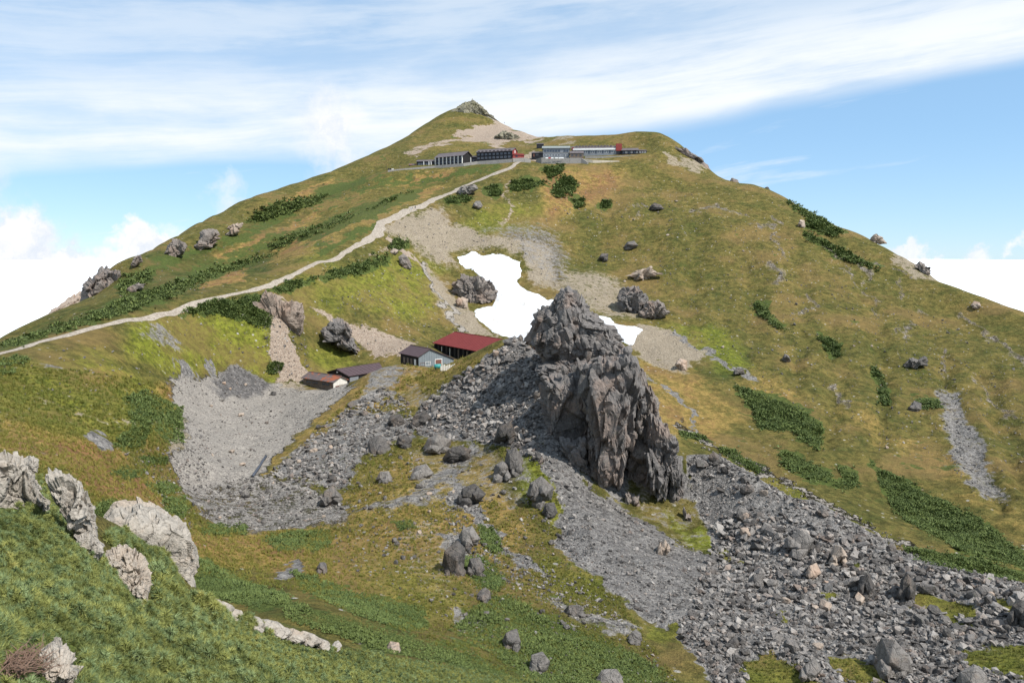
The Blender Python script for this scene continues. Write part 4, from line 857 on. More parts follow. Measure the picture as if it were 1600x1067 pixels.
def hull_crag(name, outline, mat, r=None, thick=None):
    """a crisp faceted boulder: convex hull of the outline, with real depth"""
    O = np.asarray(outline, float); c = .5 * (O.max(0) + O.min(0))
    if r is None: r = hit([O[:, 0].mean()], [O[:, 1].max() - .12 * np.ptp(O[:, 1])])[2][0]
    if thick is None: thick = .4 * min(np.ptp(O[:, 0]), np.ptp(O[:, 1])) * r / F
    th0, _ = polar(c[0], c[1]); fwd = np.array([math.sin(th0), math.cos(th0), 0]); org = np.array(PT(O[:, 0].mean(), O[:, 1].max(), r)); big = np.ptp(O, axis=0)
    full = bmesh.new(); jobs = [(O, 0.0, thick * .9, 1.0)]
    for _ in range(4 if big.max() > 18 else 2):
        k = rng.uniform(.42, .66); off = np.array([rng.uniform(-.30, .30), rng.uniform(-.12, .34)]) * big
        jobs.append((c + (O[rng.permutation(len(O))[:max(5, len(O) - 1)]] - c) * k * rng.uniform(.85, 1.15, 2) + off, -rng.uniform(.35, .85) * thick, thick * rng.uniform(.45, .7), k))
    for Q, dd, tk, kk in jobs:
        Q = c + (Q - c); a0 = np.argsort(np.arctan2(*(Q - Q.mean(0)).T[::-1])); Q = Q[a0]; qc = .5 * (Q.max(0) + Q.min(0)); ex = np.ptp(Q, axis=0)
        P = [PT(Q[:, 0], Q[:, 1], r) + fwd * (dd + rng.uniform(-.6, .5, (len(Q), 1)) * tk)]
        for sg, m in ((-1, 5), (1, 4)):
            a = rng.uniform(0, 6.28) + np.arange(m) * 6.28 / m + rng.normal(0, .35, m); k = rng.uniform(.35, .68, m)
            q = qc + np.stack([np.cos(a) * k, np.sin(a) * k], 1) * ex * .5
            P.append(PT(q[:, 0], q[:, 1], r) + fwd * (dd + sg * tk * rng.uniform(.65, 1.15, (m, 1))))
        bm = bmesh.new()
        for p in np.vstack(P) - org: bm.verts.new(p)
        bmesh.ops.convex_hull(bm, input=bm.verts)
        for v in [v for v in bm.verts if not v.link_faces]: bm.verts.remove(v)
        e = [x for x in bm.edges if len(x.link_faces) == 2 and x.calc_face_angle() > .3]
        bmesh.ops.bevel(bm, geom=e, offset=.045 * tk, segments=1, affect='EDGES', clamp_overlap=True)
        tmp = bpy.data.meshes.new('tmp'); bm.to_mesh(tmp); bm.free(); full.from_mesh(tmp); bpy.data.meshes.remove(tmp)
    me = bpy.data.meshes.new(name); full.to_mesh(me); full.free(); me.materials.append(mat)
    o = link(name, me); o.location = org + np.array([0, 0, -.07 * big[1] * r / F]); return o

# ---- the rock spire
sp_loc = PT(940, 765, 148)
spire = thing('rock_spire', 'tall dark jagged rock spire standing on the central ridge in front of the snow', 'rock spire', tuple(sp_loc))
HEAP = [(885, 450), (903, 462), (916, 482), (940, 498), (964, 520), (974, 542), (964, 562), (930, 568), (880, 570), (852, 562), (838, 548), (822, 534), (834, 510), (844, 490), (860, 474), (872, 460)]
PILLAR = [(915, 572), (940, 560), (975, 552), (994, 566), (1000, 600), (988, 640), (982, 690), (974, 745), (962, 775), (932, 780), (916, 750), (922, 690), (918, 640), (908, 605)]
BUTT = [(862, 612), (884, 606), (898, 620), (903, 650), (898, 690), (888, 702), (872, 690), (860, 668), (864, 640)]
UPPER = [(836, 575), (870, 562), (930, 560), (960, 565), (925, 590), (905, 612), (870, 606)]
crag('back_wall', [(850, 590), (900, 575), (985, 560), (1004, 600), (1006, 660), (990, 720), (965, 758), (930, 765), (905, 735), (885, 720), (862, 680), (852, 640)], M['spire'], 154, 6.5, spire, .22, 4.5, .5, 15, vstretch=.45)
crag('upper_shelf', UPPER, M['spire'], 166, 6, spire, .3, 3.0, .6, 12)
crag('summit_heap', HEAP, M['spire'], 176, 12, spire, .26, 3.4, .75, 1, vstretch=.7, res=1.0)
crag('main_pillar', PILLAR, M['spire'], 147.5, 8, spire, .26, 5.2, .36, 2, vstretch=.40, res=1.0)
crag('left_buttress', BUTT, M['spire'], 152, 4.5, spire, .36, 3.6, .55, 3, vstretch=.5)
crag('lower_slab', [(878, 690), (914, 686), (922, 735), (905, 752), (886, 728)], M['spire'], 144, 3, spire, .3, 2.4, .55, 4)
crag('right_shoulder', [(985, 560), (1008, 580), (1022, 625), (1026, 660), (1010, 690), (998, 715), (986, 690), (988, 640)], M['crag'], 150, 4.5, spire, .36, 3.2, .6, 5, vstretch=.5)
crag('lower_ledge', [(972, 735), (985, 685), (1015, 678), (1032, 715), (1034, 768), (1018, 788), (995, 790), (975, 775)], M['crag'], 149, 4.5, spire, .24, 2.8, .5, 23, vstretch=.5)
crag('right_pillar', [(1018, 655), (1042, 662), (1055, 690), (1050, 735), (1042, 776), (1024, 780), (1012, 752), (1016, 715), (1010, 682)], M['spire'], 145, 4.5, spire, .36, 3.2, .55, 6, vstretch=.5)
crag('outer_pillar', [(1048, 712), (1062, 724), (1070, 752), (1064, 784), (1050, 790), (1044, 765)], M['spire'], 144.5, 2.6, spire, .34, 2.6, .6, 7, vstretch=.5)
crag('foot_rock', [(1068, 796), (1080, 800), (1086, 822), (1076, 836), (1066, 818)], M['crag'], 138, 1.6, spire, .3, 2.0, .6, 8)
crag('foot_slab', [(978, 768), (998, 774), (1004, 800), (988, 808), (974, 795)], M['crag'], 141, 2, spire, .3, 2.2, .6, 9)
BLK = []
for i, (V, T) in enumerate(ROCK_BLOCK): BLK.append(mesh_np('rock_block', V, T, M['spire']))
def blocks(outline, r, thick, n, lo, hi, tall=1.0, box=.75):
    q = in_poly_samples(outline, n); O = np.asarray(outline, float); c = .5 * (O.max(0) + O.min(0)) * .5 + .5 * O.mean(0)
    sd_ = sdf(q[:, 0], q[:, 1], outline); k = np.clip(sd_ / (.5 * min(np.ptp(O[:, 0]), np.ptp(O[:, 1]))), 0, 1)
    dep = thick * np.sqrt(1 - (1 - k) ** 2.2)
    for (x, y), dd in zip(q, dep):
        p = PT(x, y, r); th = math.atan2(p[0], p[1]); s = random.uniform(lo, hi) * r / F * .5
        o = bpy.data.objects.new('rock_block', random.choice(BLK)); COL.objects.link(o); o.parent = spire
        p = p - np.array([math.sin(th), math.cos(th), 0]) * (dd + s * .25) - np.array(sp_loc)
        o.location = p; o.scale = (s, s, s * random.uniform(.85, 1.25) * tall); o.rotation_euler = (random.gauss(0, .25), random.gauss(0, .25), random.uniform(0, 6.3))
blocks([(885, 454), (902, 466), (916, 484), (938, 500), (960, 520), (968, 540), (958, 556), (930, 562), (880, 566), (854, 560), (840, 546), (826, 534), (836, 512), (846, 492), (860, 478), (872, 464)], 175.5, 11.5, 165, 13, 27, 1.1)
blocks([(900, 552), (940, 545), (985, 545), (1000, 565), (985, 580), (930, 590), (890, 585)], 147.5, 6.5, 14, 12, 22)
blocks([(845, 585), (885, 575), (905, 600), (880, 640), (862, 640)], 152, 4, 8, 10, 18)
blocks([(905, 620), (985, 620), (985, 740), (935, 760), (915, 720)], 147.5, 7.5, 12, 12, 24, 1.6)
blocks([(880, 690), (915, 690), (918, 735), (895, 735)], 144, 2.6, 8, 10, 20)
blocks([(1000, 590), (1016, 640), (1010, 700), (998, 725), (990, 680)], 149, 4.5, 12, 9, 20, 1.3)
blocks([(1022, 668), (1040, 672), (1050, 700), (1042, 760), (1022, 765)], 145, 4, 12, 9, 18, 1.3)
blocks([(1050, 722), (1062, 735), (1062, 776), (1050, 780)], 144.5, 2.4, 6, 7, 13, 1.2)

# ---- named crags and outcrops
CR = [
 ('cliff', [(126, 486), (133, 455), (150, 432), (168, 421), (183, 425), (190, 445), (182, 470), (165, 482), (140, 492)], 'crag', 392, 14, 'big brown cliff at the left end of the skyline ridge', 'cliff'),
 ('outcrop', [(204, 414), (211, 401), (221, 398), (222, 410), (210, 420)], 'crag', None, None, 'small dark outcrop on the left skyline right of the big cliff', 'outcrop'),
 ('outcrop', [(255, 396), (264, 379), (279, 375), (291, 385), (285, 399), (268, 404)], 'crag', None, None, 'grey outcrop below the left skyline beside a darker one', 'outcrop'),
 ('outcrop', [(308, 384), (318, 363), (334, 360), (349, 372), (334, 384), (314, 391)], 'crag', None, None, 'dark outcrop with shadowed left side below the left skyline', 'outcrop'),
 ('outcrop', [(350, 368), (364, 353), (381, 348), (374, 362), (357, 371)], 'palefar', None, None, 'tan eroded bank beside the dark outcrop on the left slope', 'outcrop'),
 ('outcrop', [(198, 452), (211, 443), (227, 444), (218, 454), (203, 457)], 'crag', None, None, 'flat grey outcrop in the green slope below the left cliff', 'outcrop'),
 ('crag', [(503, 519), (520, 502), (540, 505), (551, 526), (564, 552), (546, 549), (525, 535), (509, 531)], 'spire', None, 6, 'nearly black leaning crag above the brown roofed shed', 'crag'),
 ('crag', [(404, 480), (420, 466), (443, 470), (466, 484), (474, 506), (470, 535), (455, 552), (436, 548), (420, 530), (411, 500)], 'cliff', 285, 3.2, 'pinkish broken cliff at the top of the rubble chute', 'cliff'),
 ('crag', [(705, 440), (722, 430), (746, 432), (768, 446), (776, 460), (766, 482), (742, 486), (722, 474), (708, 456)], 'crag', 382, 7, 'brown rock knob jutting into the left edge of the snow', 'rock'),
 ('boulder', [(712, 470), (722, 462), (732, 466), (730, 478), (718, 482)], 'palefar', None, 2, 'orange tinted boulder at the foot of the knob by the snow', 'boulder'),
 ('boulder', [(622, 400), (630, 394), (640, 404), (644, 416), (634, 419), (625, 412)], 'crag', None, 2.5, 'dark tilted boulder on the spur below the bend of the trail', 'boulder'),
 ('boulder', [(608, 393), (615, 387), (623, 390), (620, 397), (611, 398)], 'palefar', None, 1.8, 'pale boulder next to the dark tilted one on the spur', 'boulder'),
 ('boulder', [(738, 322), (743, 313), (750, 313), (755, 321), (747, 327)], 'boulder', None, 3, 'grey boulder on the headwall under the upper trail', 'boulder'),
 ('crag', [(963, 466), (972, 451), (990, 449), (1008, 456), (1010, 476), (990, 490), (972, 482)], 'spire', None, 6, 'dark twin crag on the slope above the end of the snow', 'crag'),
 ('crag', [(998, 487), (1010, 471), (1028, 470), (1048, 488), (1030, 499), (1006, 498)], 'crag', None, 5, 'reddish brown crag right of the dark one above the snow', 'crag'),
 ('outcrop', [(978, 431), (996, 420), (1018, 415), (1034, 428), (1016, 438), (992, 438)], 'palefar', None, 4, 'pale broken outcrop above the dark twin crag', 'outcrop'),
 ('boulder', [(973, 386), (980, 377), (991, 375), (998, 383), (984, 390)], 'boulder', None, 3, 'grey boulder high on the slope above the pale outcrop', 'boulder'),
 ('boulder', [(934, 404), (940, 395), (951, 395), (950, 405), (941, 408)], 'boulder', None, 3, 'grey boulder on the headwall above the snow tongue', 'boulder'),
 ('boulder', [(1013, 326), (1022, 316), (1033, 319), (1038, 326), (1024, 330)], 'boulder', None, 3, 'pale grey boulder in the yellow grass below the far lodge', 'boulder'),
 ('outcrop', [(1056, 232), (1072, 233), (1090, 247), (1104, 258), (1114, 274), (1098, 274), (1076, 256)], 'crag', 608, 9, 'grey rock steps on the skyline right of the upper lodge', 'outcrop'),
 ('outcrop', [(1138, 287), (1144, 279), (1153, 281), (1156, 289)], 'crag', 574, 3, 'small grey rock on the skyline below the rock steps', 'outcrop'),
 ('outcrop', [(1192, 299), (1198, 291), (1204, 296), (1203, 303)], 'crag', 556, 3, 'small pointed rock on the right skyline above the dark pine slope', 'outcrop'),
 ('boulder', [(1246, 353), (1250, 342), (1257, 343), (1259, 355)], 'palefar', None, 2.5, 'pale boulder left of the dark pine slope on the right shoulder', 'boulder'),
 ('outcrop', [(1428, 416), (1436, 408), (1446, 411), (1455, 428), (1446, 432), (1436, 424)], 'crag', 470, 5, 'dark craggy knob on the right skyline above the cloud sea', 'outcrop'),
 ('outcrop', [(1360, 375), (1368, 366), (1378, 371), (1385, 380), (1370, 382)], 'palefar', 498, 3.5, 'pale rock on the right skyline above the dark knob', 'outcrop'),
 ('boulder', [(1516, 476), (1522, 469), (1531, 471), (1533, 479), (1523, 482)], 'palefar', None, 2.5, 'pinkish boulder alone under the right skyline', 'boulder'),
 ('outcrop', [(1412, 570), (1424, 559), (1446, 560), (1444, 570), (1426, 576)], 'boulder', None, 3, 'grey outcrop in the middle of the right slope', 'outcrop'),
 ('boulder', [(1221, 561), (1226, 551), (1233, 555), (1236, 564), (1228, 566)], 'boulder', None, 2, 'dark boulder in the olive grass of the right slope', 'boulder'),
 ('boulder', [(1420, 635), (1428, 625), (1440, 628), (1440, 638), (1430, 642)], 'boulder', None, 2.5, 'grey boulder beside the pine patch left of the landslip', 'boulder'),
 ('boulder', [(1146, 582), (1152, 573), (1162, 575), (1164, 583), (1154, 586)], 'boulder', None, 2, 'grey boulder by the little brook on the green slope', 'boulder'),
 ('boulder', [(1054, 568), (1062, 558), (1074, 562), (1074, 574), (1062, 577)], 'palefar', None, 2, 'pinkish boulder on the gravel mound right of the snow', 'boulder'),
 # central ridge
 ('boulder', [(570, 712), (576, 684), (592, 676), (608, 690), (616, 704), (606, 726), (590, 720)], 'boulder', 166, 3.2, 'tall dark leaning boulder with a deep shadow on the ridge left flank', 'boulder'),
 ('boulder', [(660, 700), (668, 682), (684, 674), (706, 684), (704, 700), (684, 705)], 'boulder', None, 2.6, 'wide overhanging boulder at the foot of the upper scree', 'boulder'),
 ('boulder', [(618, 692), (622, 680), (634, 676), (645, 684), (640, 696), (626, 698)], 'boulder', None, 2.2, 'blocky boulder between the leaning and the overhanging one', 'boulder'),
 ('boulder', [(770, 740), (774, 722), (786, 716), (798, 730), (790, 748), (778, 746)], 'boulder', None, 2.2, 'dark round boulder under the standing stone on the ridge', 'boulder'),
 ('boulder', [(786, 728), (792, 700), (806, 692), (818, 716), (812, 740), (798, 742)], 'boulder', None, 2.2, 'standing stone beside the grey talus below the spire', 'boulder'),
 ('boulder', [(770, 688), (784, 664), (800, 656), (804, 676), (790, 692)], 'boulder', None, 2.2, 'grey boulder at the right end of the upper scree', 'boulder'),
 ('boulder', [(690, 880), (694, 852), (714, 838), (728, 852), (726, 886), (706, 900)], 'boulder', None, 2.4, 'broken grey outcrop beside the central stone streak', 'outcrop'),
 ('boulder', [(716, 836), (722, 822), (738, 818), (750, 836), (746, 850), (730, 846)], 'boulder', None, 1.8, 'rounded slab just above the central stone streak', 'boulder'),
 ('boulder', [(744, 930), (750, 923), (766, 918), (768, 934), (752, 938)], 'boulder', None, 1.2, 'pale grey boulder in the green below the bright pine mat', 'boulder'),
 ('boulder', [(784, 1002), (790, 984), (808, 982), (814, 996), (812, 1010), (794, 1012)], 'boulder', None, 1.3, 'upper of two big boulders at the bottom of the grassy ridge', 'boulder'),
 ('boulder', [(826, 1040), (830, 1018), (850, 1014), (860, 1028), (856, 1048), (840, 1052)], 'boulder', None, 1.4, 'lower of two big boulders at the bottom of the grassy ridge', 'boulder'),
 ('boulder', [(494, 884), (500, 876), (510, 880), (512, 890), (500, 894)], 'boulder', None, 1.2, 'dark boulder above the long dark pine hedge', 'boulder'),
 ('boulder', [(604, 1010), (610, 1002), (624, 1002), (626, 1012), (612, 1016)], 'palefar', None, .9, 'flat pale boulder on the green slope below the pine hedge', 'boulder'),
 ('boulder', [(376, 772), (382, 766), (390, 768), (392, 776), (382, 778)], 'boulder', None, .9, 'low grey boulder near the end of the gravel bowl', 'boulder'),
 ('boulder', [(728, 892), (734, 872), (750, 868), (758, 884), (748, 900)], 'boulder', None, 1.4, 'smaller rock leaning on the broken rock by the stone streak', 'boulder'),
 ('boulder', [(822, 772), (828, 748), (846, 738), (866, 756), (862, 782), (840, 786)], 'boulder', None, 2.4, 'wide rock ledge in the yellow-green grass left of the smooth scree', 'boulder'),
 ('boulder', [(846, 800), (852, 784), (866, 784), (872, 800), (860, 808)], 'boulder', None, 1.4, 'small rock under the wide ledge beside the smooth scree', 'boulder'),
 ('boulder', [(640, 744), (648, 728), (666, 722), (678, 736), (664, 750)], 'boulder', None, 1.8, 'flat topped rock below the overhanging boulder', 'boulder'),
 ('boulder', [(716, 780), (722, 760), (742, 752), (760, 768), (748, 786), (730, 788)], 'boulder', None, 1.8, 'grey rock at the head of the central stone streak', 'boulder'),
 ('boulder', [(690, 716), (700, 698), (720, 692), (738, 702), (728, 718), (706, 722)], 'boulder', None, 2.0, 'long low rock on the crest between scree and grass', 'boulder'),
 ('boulder', [(500, 786), (506, 764), (520, 756), (534, 772), (526, 790)], 'boulder', None, 1.6, 'upright grey rock at the foot of the ridge left flank', 'boulder'),
 ('boulder', [(586, 748), (594, 734), (608, 734), (614, 746), (600, 754)], 'boulder', None, 1.3, 'small rock below the tall dark leaning boulder', 'boulder'),
 ('boulder', [(640, 662), (646, 646), (664, 640), (676, 652), (664, 668)], 'boulder', None, 2.0, 'grey rock on the edge between the knoll and the scree heap', 'boulder'),
 ('boulder', [(604, 660), (610, 648), (626, 645), (632, 658), (618, 666)], 'boulder', None, 1.6, 'grey rock in the golden grass of the knoll', 'boulder'),
 ('boulder', [(880, 955), (888, 942), (906, 940), (914, 952), (900, 962)], 'boulder', None, 1.1, 'grey rock at the lower edge of the smooth scree, left part', 'boulder'),
 ('boulder', [(930, 1060), (940, 1046), (964, 1046), (974, 1060), (956, 1070)], 'boulder', None, 1.0, 'low grey rock at the bottom edge in the green shrubs', 'boulder'),
 # boulder field
 ('boulder', [(1228, 850), (1236, 830), (1254, 820), (1272, 836), (1266, 856), (1246, 862)], 'boulder', None, 2.4, 'large grey boulder at the head of the boulder field', 'boulder'),
 ('boulder', [(1296, 866), (1304, 850), (1316, 848), (1326, 870), (1310, 878)], 'palefar', None, 1.8, 'cream coloured boulder in the upper boulder field', 'boulder'),
 ('boulder', [(1366, 1016), (1376, 996), (1398, 992), (1420, 1012), (1428, 1046), (1404, 1052), (1376, 1036)], 'boulder', None, 2.4, 'largest dark boulder in the lower boulder field', 'boulder'),
 ('boulder', [(1492, 1067), (1500, 1042), (1524, 1038), (1544, 1060), (1540, 1080), (1506, 1084)], 'boulder', None, 2.0, 'big boulder cut by the bottom picture edge', 'boulder'),
 ('boulder', [(1250, 1052), (1258, 1032), (1274, 1027), (1284, 1040), (1276, 1060), (1260, 1062)], 'boulder', None, 1.4, 'rounded grey boulder beside the green cushion at the bottom', 'boulder'),
 ('boulder', [(1026, 862), (1032, 846), (1040, 838), (1046, 852), (1043, 866), (1034, 868)], 'palefar', None, 1.2, 'pale upright block alone on the smooth grey scree', 'boulder'),
 ('boulder', [(1402, 930), (1408, 900), (1418, 888), (1432, 908), (1430, 934), (1414, 938)], 'boulder', None, 2.0, 'tall wedge of rock in the middle of the boulder field', 'boulder'),
 ('boulder', [(1258, 895), (1264, 880), (1276, 878), (1284, 892), (1272, 902)], 'palefar', None, 1.4, 'light triangular boulder below the cream one', 'boulder'),
 ('boulder', [(1338, 920), (1344, 895), (1358, 890), (1368, 910), (1360, 928), (1346, 930)], 'boulder', None, 1.8, 'steep grey block left of the tall rock wedge', 'boulder'),
 ('boulder', [(1574, 962), (1582, 938), (1598, 930), (1612, 950), (1604, 972), (1586, 974)], 'boulder', None, 1.8, 'reddish grey boulder at the right picture edge', 'boulder'),
 ('boulder', [(1170, 905), (1178, 895), (1192, 895), (1194, 908), (1182, 912)], 'boulder', None, 1.2, 'flat brownish boulder on the left of the boulder field', 'boulder'),
 ('boulder', [(980, 992), (988, 984), (1002, 990), (1004, 1002), (990, 1002)], 'boulder', None, .9, 'pinkish boulder at the lower edge of the smooth scree', 'boulder'),
 ('boulder', [(1106, 712), (1116, 704), (1128, 712), (1124, 724), (1110, 722)], 'boulder', 151, 1.5, 'dark boulder on the crest of the talus right of the spire', 'boulder'),
]
for nm, ol, mt, r_, tk, lb, ct_ in CR:
    big = nm in ('cliff', 'crag')
    px_ = np.ptp(np.array(ol), axis=0).max(); sz_ = px_ * (r_ or hit([np.mean([q[0] for q in ol])], [max(q[1] for q in ol) - 2])[2][0]) / F
    o = hull_crag(nm, ol, M[mt], r_, tk) if nm == 'boulder' else crag(nm, ol, M[mt], r_, tk, None, .30 if big else .24, None if big else sz_ * .42, .6, random.randint(1, 999), vstretch=.7, res=1.25, fine=1 if big else .12)
    tag(o, lb, ct_)
# summit rocks and the far pale ridge
SUMMIT = [(700, 192), (703, 176), (720, 165), (738, 156), (745, 162), (754, 170), (764, 179), (780, 193), (760, 200), (735, 202), (714, 199)]
tag(crag('summit_crag', SUMMIT, M['summit'], 832, 16, None, .20, 9, .7, 77, vstretch=.8, res=2.0), 'grey-green rocky head on the very summit', 'summit rocks')
tag(crag('outcrop', [(772, 214), (784, 207), (800, 208), (812, 216), (806, 222), (788, 222)], M['summit'], 722, 8, None, .3, 5, .7, 78, res=1.6), 'grey rocks in the pale saddle below the summit', 'outcrop')
tag(crag('outcrop', [(713, 300), (722, 291), (742, 288), (748, 296), (735, 304), (718, 306)], M['boulder'], None, 5, None, .25, 3, .7, 79), 'grey rubble hump beside the upper trail', 'outcrop')
o = crag('hills', [(0, 545), (45, 512), (80, 484), (122, 460), (170, 452), (200, 470), (190, 545), (100, 560)], M['palefar'], 1020, 60, None, .12, 40, .8, 91, res=1.2); kind(o, 'structure', 'far pale bare ridge behind the left skyline')

# ---- foreground crags of cream rock
FG = [
 ([(-25, 760), (-20, 718), (10, 712), (38, 722), (50, 748), (66, 772), (66, 800), (30, 808), (-15, 806)], 18.9, .75, 'cream fractured crag at the left picture edge above the pines', 0.5),
 ([(72, 752), (88, 738), (112, 746), (128, 760), (136, 790), (150, 820), (154, 852), (138, 868), (118, 838), (98, 800), (84, 776)], 17.4, .55, 'cream fractured crag sloping down beside the green pines', .45),
 ([(34, 722), (48, 716), (62, 722), (60, 734), (40, 736)], 21, .4, 'small cream rock on top of the slope between the two crags', .3),
 ([(118, 838), (140, 834), (162, 856), (152, 874), (136, 868)], 16.6, .3, 'low cream rock below the sloping crag', .25),
 ([(164, 868), (186, 858), (208, 862), (222, 880), (232, 908), (230, 945), (222, 966), (206, 940), (190, 915), (174, 890)], 19, .6, 'cream rock with cracked face in front of the big pale slab', .4),
 ([(64, 1075), (66, 1030), (84, 1016), (108, 1020), (121, 1040), (112, 1062), (104, 1085)], 6.1, .22, 'cream rock in the nearest pines at the bottom edge', .14),
 ([(225, 968), (238, 962), (252, 985), (268, 998), (262, 1006), (244, 996)], 17, .25, 'small cream rocks at the foot of the cracked rock', .2),
]
for i, (ol, r_, tk, lb, cl) in enumerate(FG):
    tag(crag('outcrop', ol, M['pale'], r_, tk, None, .25, cl, .5, 600 + i * 7, vstretch=.8, res=1.7), lb, 'rock outcrop')
SLAB = [(160, 822), (178, 800), (212, 786), (246, 800), (284, 818), (299, 832), (303, 870), (312, 940), (296, 930), (276, 900), (246, 862), (200, 850)]
tag(crag('outcrop', SLAB, M['pale'], 34.5, 1.7, None, .11, 1.9, .34, 655, vstretch=.9, res=1.5), 'big pale slab with a steep right edge above the valley', 'rock outcrop')
rib_p = [(330, 940, 20), (348, 950, 24), (364, 958, 22), (380, 968, 18), (398, 972, 20), (412, 974, 18), (426, 978, 22), (442, 986, 16), (458, 990, 20), (474, 994, 22), (488, 1000, 18), (502, 1004, 16), (526, 1008, 10)]
for i, (x, y, s) in enumerate(rib_p):
    s *= 1.25; ol = [(x + s * (.62 + .2 * random.random()) * math.cos(a), y + s * .38 * (.75 + .4 * random.random()) * math.sin(a)) for a in np.linspace(0, 2 * math.pi, 9)[:-1]]
    hr_ = hit([x], [y + 7])[2][0]; hr_ = hr_ - .5 if hr_ < 50 else 36.5 + i * .6
    tag(hull_crag('rib_rock', ol, M['pale'], hr_, .45), 'pale rock in the rib running along the green foreground slope', 'rock', 'pale rocks of the foreground rib')

# ------------------------------------------------------------------ scattered boulders (individual) and smaller stones (stuff)
BMESH = [mesh_np('boulder', V, T, M['boulder']) for V, T in ROCK_HI]
BPALE = [mesh_np('boulder', V, T, M['palefar']) for V, T in ROCK_HI[:7]]
def boulders(poly, n, lo, hi, rmin, rmax, label, group, holes=(), pale=.1, a=1.4):
    p, r = scatter(poly, n, rmin, rmax, holes); s = psize(r, lo, hi, a)
    for q, z in zip(p, s):
        pl_ = random.random() < pale; o = bpy.data.objects.new('boulder', random.choice(BPALE if pl_ else BMESH)); COL.objects.link(o)
        o.location = (q[0], q[1], q[2] + z * .14); z *= .5
        o.scale = (z * random.uniform(.85, 1.2), z * random.uniform(.8, 1.1), z * random.uniform(.8, 1.2)); o.rotation_euler = (random.gauss(0, .35), random.gauss(0, .35), random.uniform(0, 6.3))
        tag(o, ('pale pinkish ' + label.replace('small ', '').replace('dark ', '').replace('grey ', '').replace('angular ', '')) if pl_ else label, 'boulder', ('pale ' if pl_ else '') + group)
boulders([(1080, 705), (1130, 715), (1310, 805), (1450, 890), (1600, 920), (1600, 1067), (1140, 1067), (1080, 990), (1160, 890)], 105, 15, 34, 60, 170, 'grey angular boulder lying in the boulder field right of the spire', 'boulders of the right boulder field', MOSS, .12)
boulders(TALUS_L, 40, 11, 24, 120, 235, 'dark grey block in the scree heap left of the spire', 'blocks of the scree heap')
boulders([(420, 740), (500, 660), (580, 610), (640, 640), (640, 690), (560, 720), (540, 765), (480, 755)], 24, 10, 20, 120, 230, 'grey block on the stony left flank of the central ridge', 'blocks on the ridge flank')
boulders([(560, 720), (760, 690), (860, 790), (900, 950), (1000, 1040), (780, 1000), (640, 900), (560, 840)], 64, 8, 24, 65, 170, 'grey stone sitting in the grass of the central ridge', 'stones in the ridge grass')
boulders(BOWL, 22, 6, 13, 110, 270, 'stone lying on the pale gravel of the bowl', 'stones in the gravel bowl', (), .4)
boulders([(880, 300), (1040, 300), (1250, 420), (1500, 560), (1560, 700), (1400, 720), (1100, 540), (900, 460)], 16, 4, 8, 250, 520, 'small grey boulder in the grass of the great right slope', 'boulders on the right slope', (), .5)
ALLR = []
p, r = scatter(TALUS_R, 9500, 60, 175, MOSS); ALLR.append((p, psize(r, 2.6, 16, 1.9)))
p, r = scatter([(1130, 800), (1300, 820), (1450, 890), (1600, 920), (1600, 1067), (1120, 1067), (1060, 990)], 3600, 60, 175, MOSS); ALLR.append((p, psize(r, 7, 26, 1.8)))
p, r = scatter([(1072, 702), (1120, 712), (1300, 800), (1450, 884), (1640, 914), (1640, 925), (1450, 900), (1300, 818), (1120, 735)], 420, 60, 175); ALLR.append((p, psize(r, 4, 16, 1.8)))
join_rocks('talus_rocks', np.vstack([a for a, b in ALLR]), np.concatenate([b for a, b in ALLR]), M['talus'], 'loose grey rocks covering the talus fan right of the spire')
p, r = scatter(TALUS_L, 2600, 110, 240); p2, r2 = scatter(SCREE_L, 1300, 110, 240)
join_rocks('scree_rocks', np.vstack([p, p2]), np.concatenate([psize(r, 4, 20, 1.6), psize(r2, 4, 16, 1.8)]), M['talus'], 'loose dark rocks on the scree heap and flank left of the spire')
p, r = scatter(BOWL, 4200, 110, 275)
join_rocks('bowl_stones', p, psize(r, 1.3, 6, 2.2), M['talus'], 'small stones strewn over the gravel bowl')
RUB = [(292, 765), (400, 742), (480, 765), (545, 792), (540, 816), (400, 830), (320, 810)]
pr_, rr_ = scatter(RUB, 1100, 100, 200); pq_, rq_ = scatter([(262, 700), (300, 650), (330, 690), (320, 760), (280, 760)], 260, 120, 240)
p, r = scatter([(540, 700), (800, 690), (880, 830), (1000, 990), (1060, 1067), (820, 1060), (680, 960), (520, 880)], 2600, 60, 180)
p2, r2 = scatter([(690, 770), (745, 785), (800, 860), (900, 910), (1000, 985), (900, 970), (830, 930), (740, 880), (690, 820)], 750, 60, 170)
p3, r3 = scatter([(860, 300), (1060, 290), (1300, 420), (1600, 560), (1600, 740), (1400, 720), (1100, 560), (900, 470), (840, 400)], 2400, 240, 560)
p4, r4 = scatter([(1060, 655), (1110, 685), (1300, 785), (1460, 868), (1440, 876), (1280, 795), (1090, 700)], 360, 170, 270)
p5, r5 = scatter(RAVINE, 350, 200, 330); p6, r6 = scatter(HEADWALL, 450, 340, 520); p7, r7 = scatter([(400, 480), (470, 490), (490, 595), (430, 602)], 260, 240, 320)
p8, r8 = scatter([(0, 560), (260, 520), (420, 470), (420, 600), (200, 640), (0, 660)], 260, 90, 300); p9, r9 = scatter([(480, 480), (640, 400), (720, 520), (640, 560), (560, 545)], 420, 260, 420)
p10, r10 = scatter([(270, 700), (310, 770), (300, 830), (210, 730), (180, 700)], 240, 80, 200); p11, r11 = scatter([(180, 440), (420, 340), (700, 230), (800, 250), (600, 350), (300, 470)], 300, 280, 800)
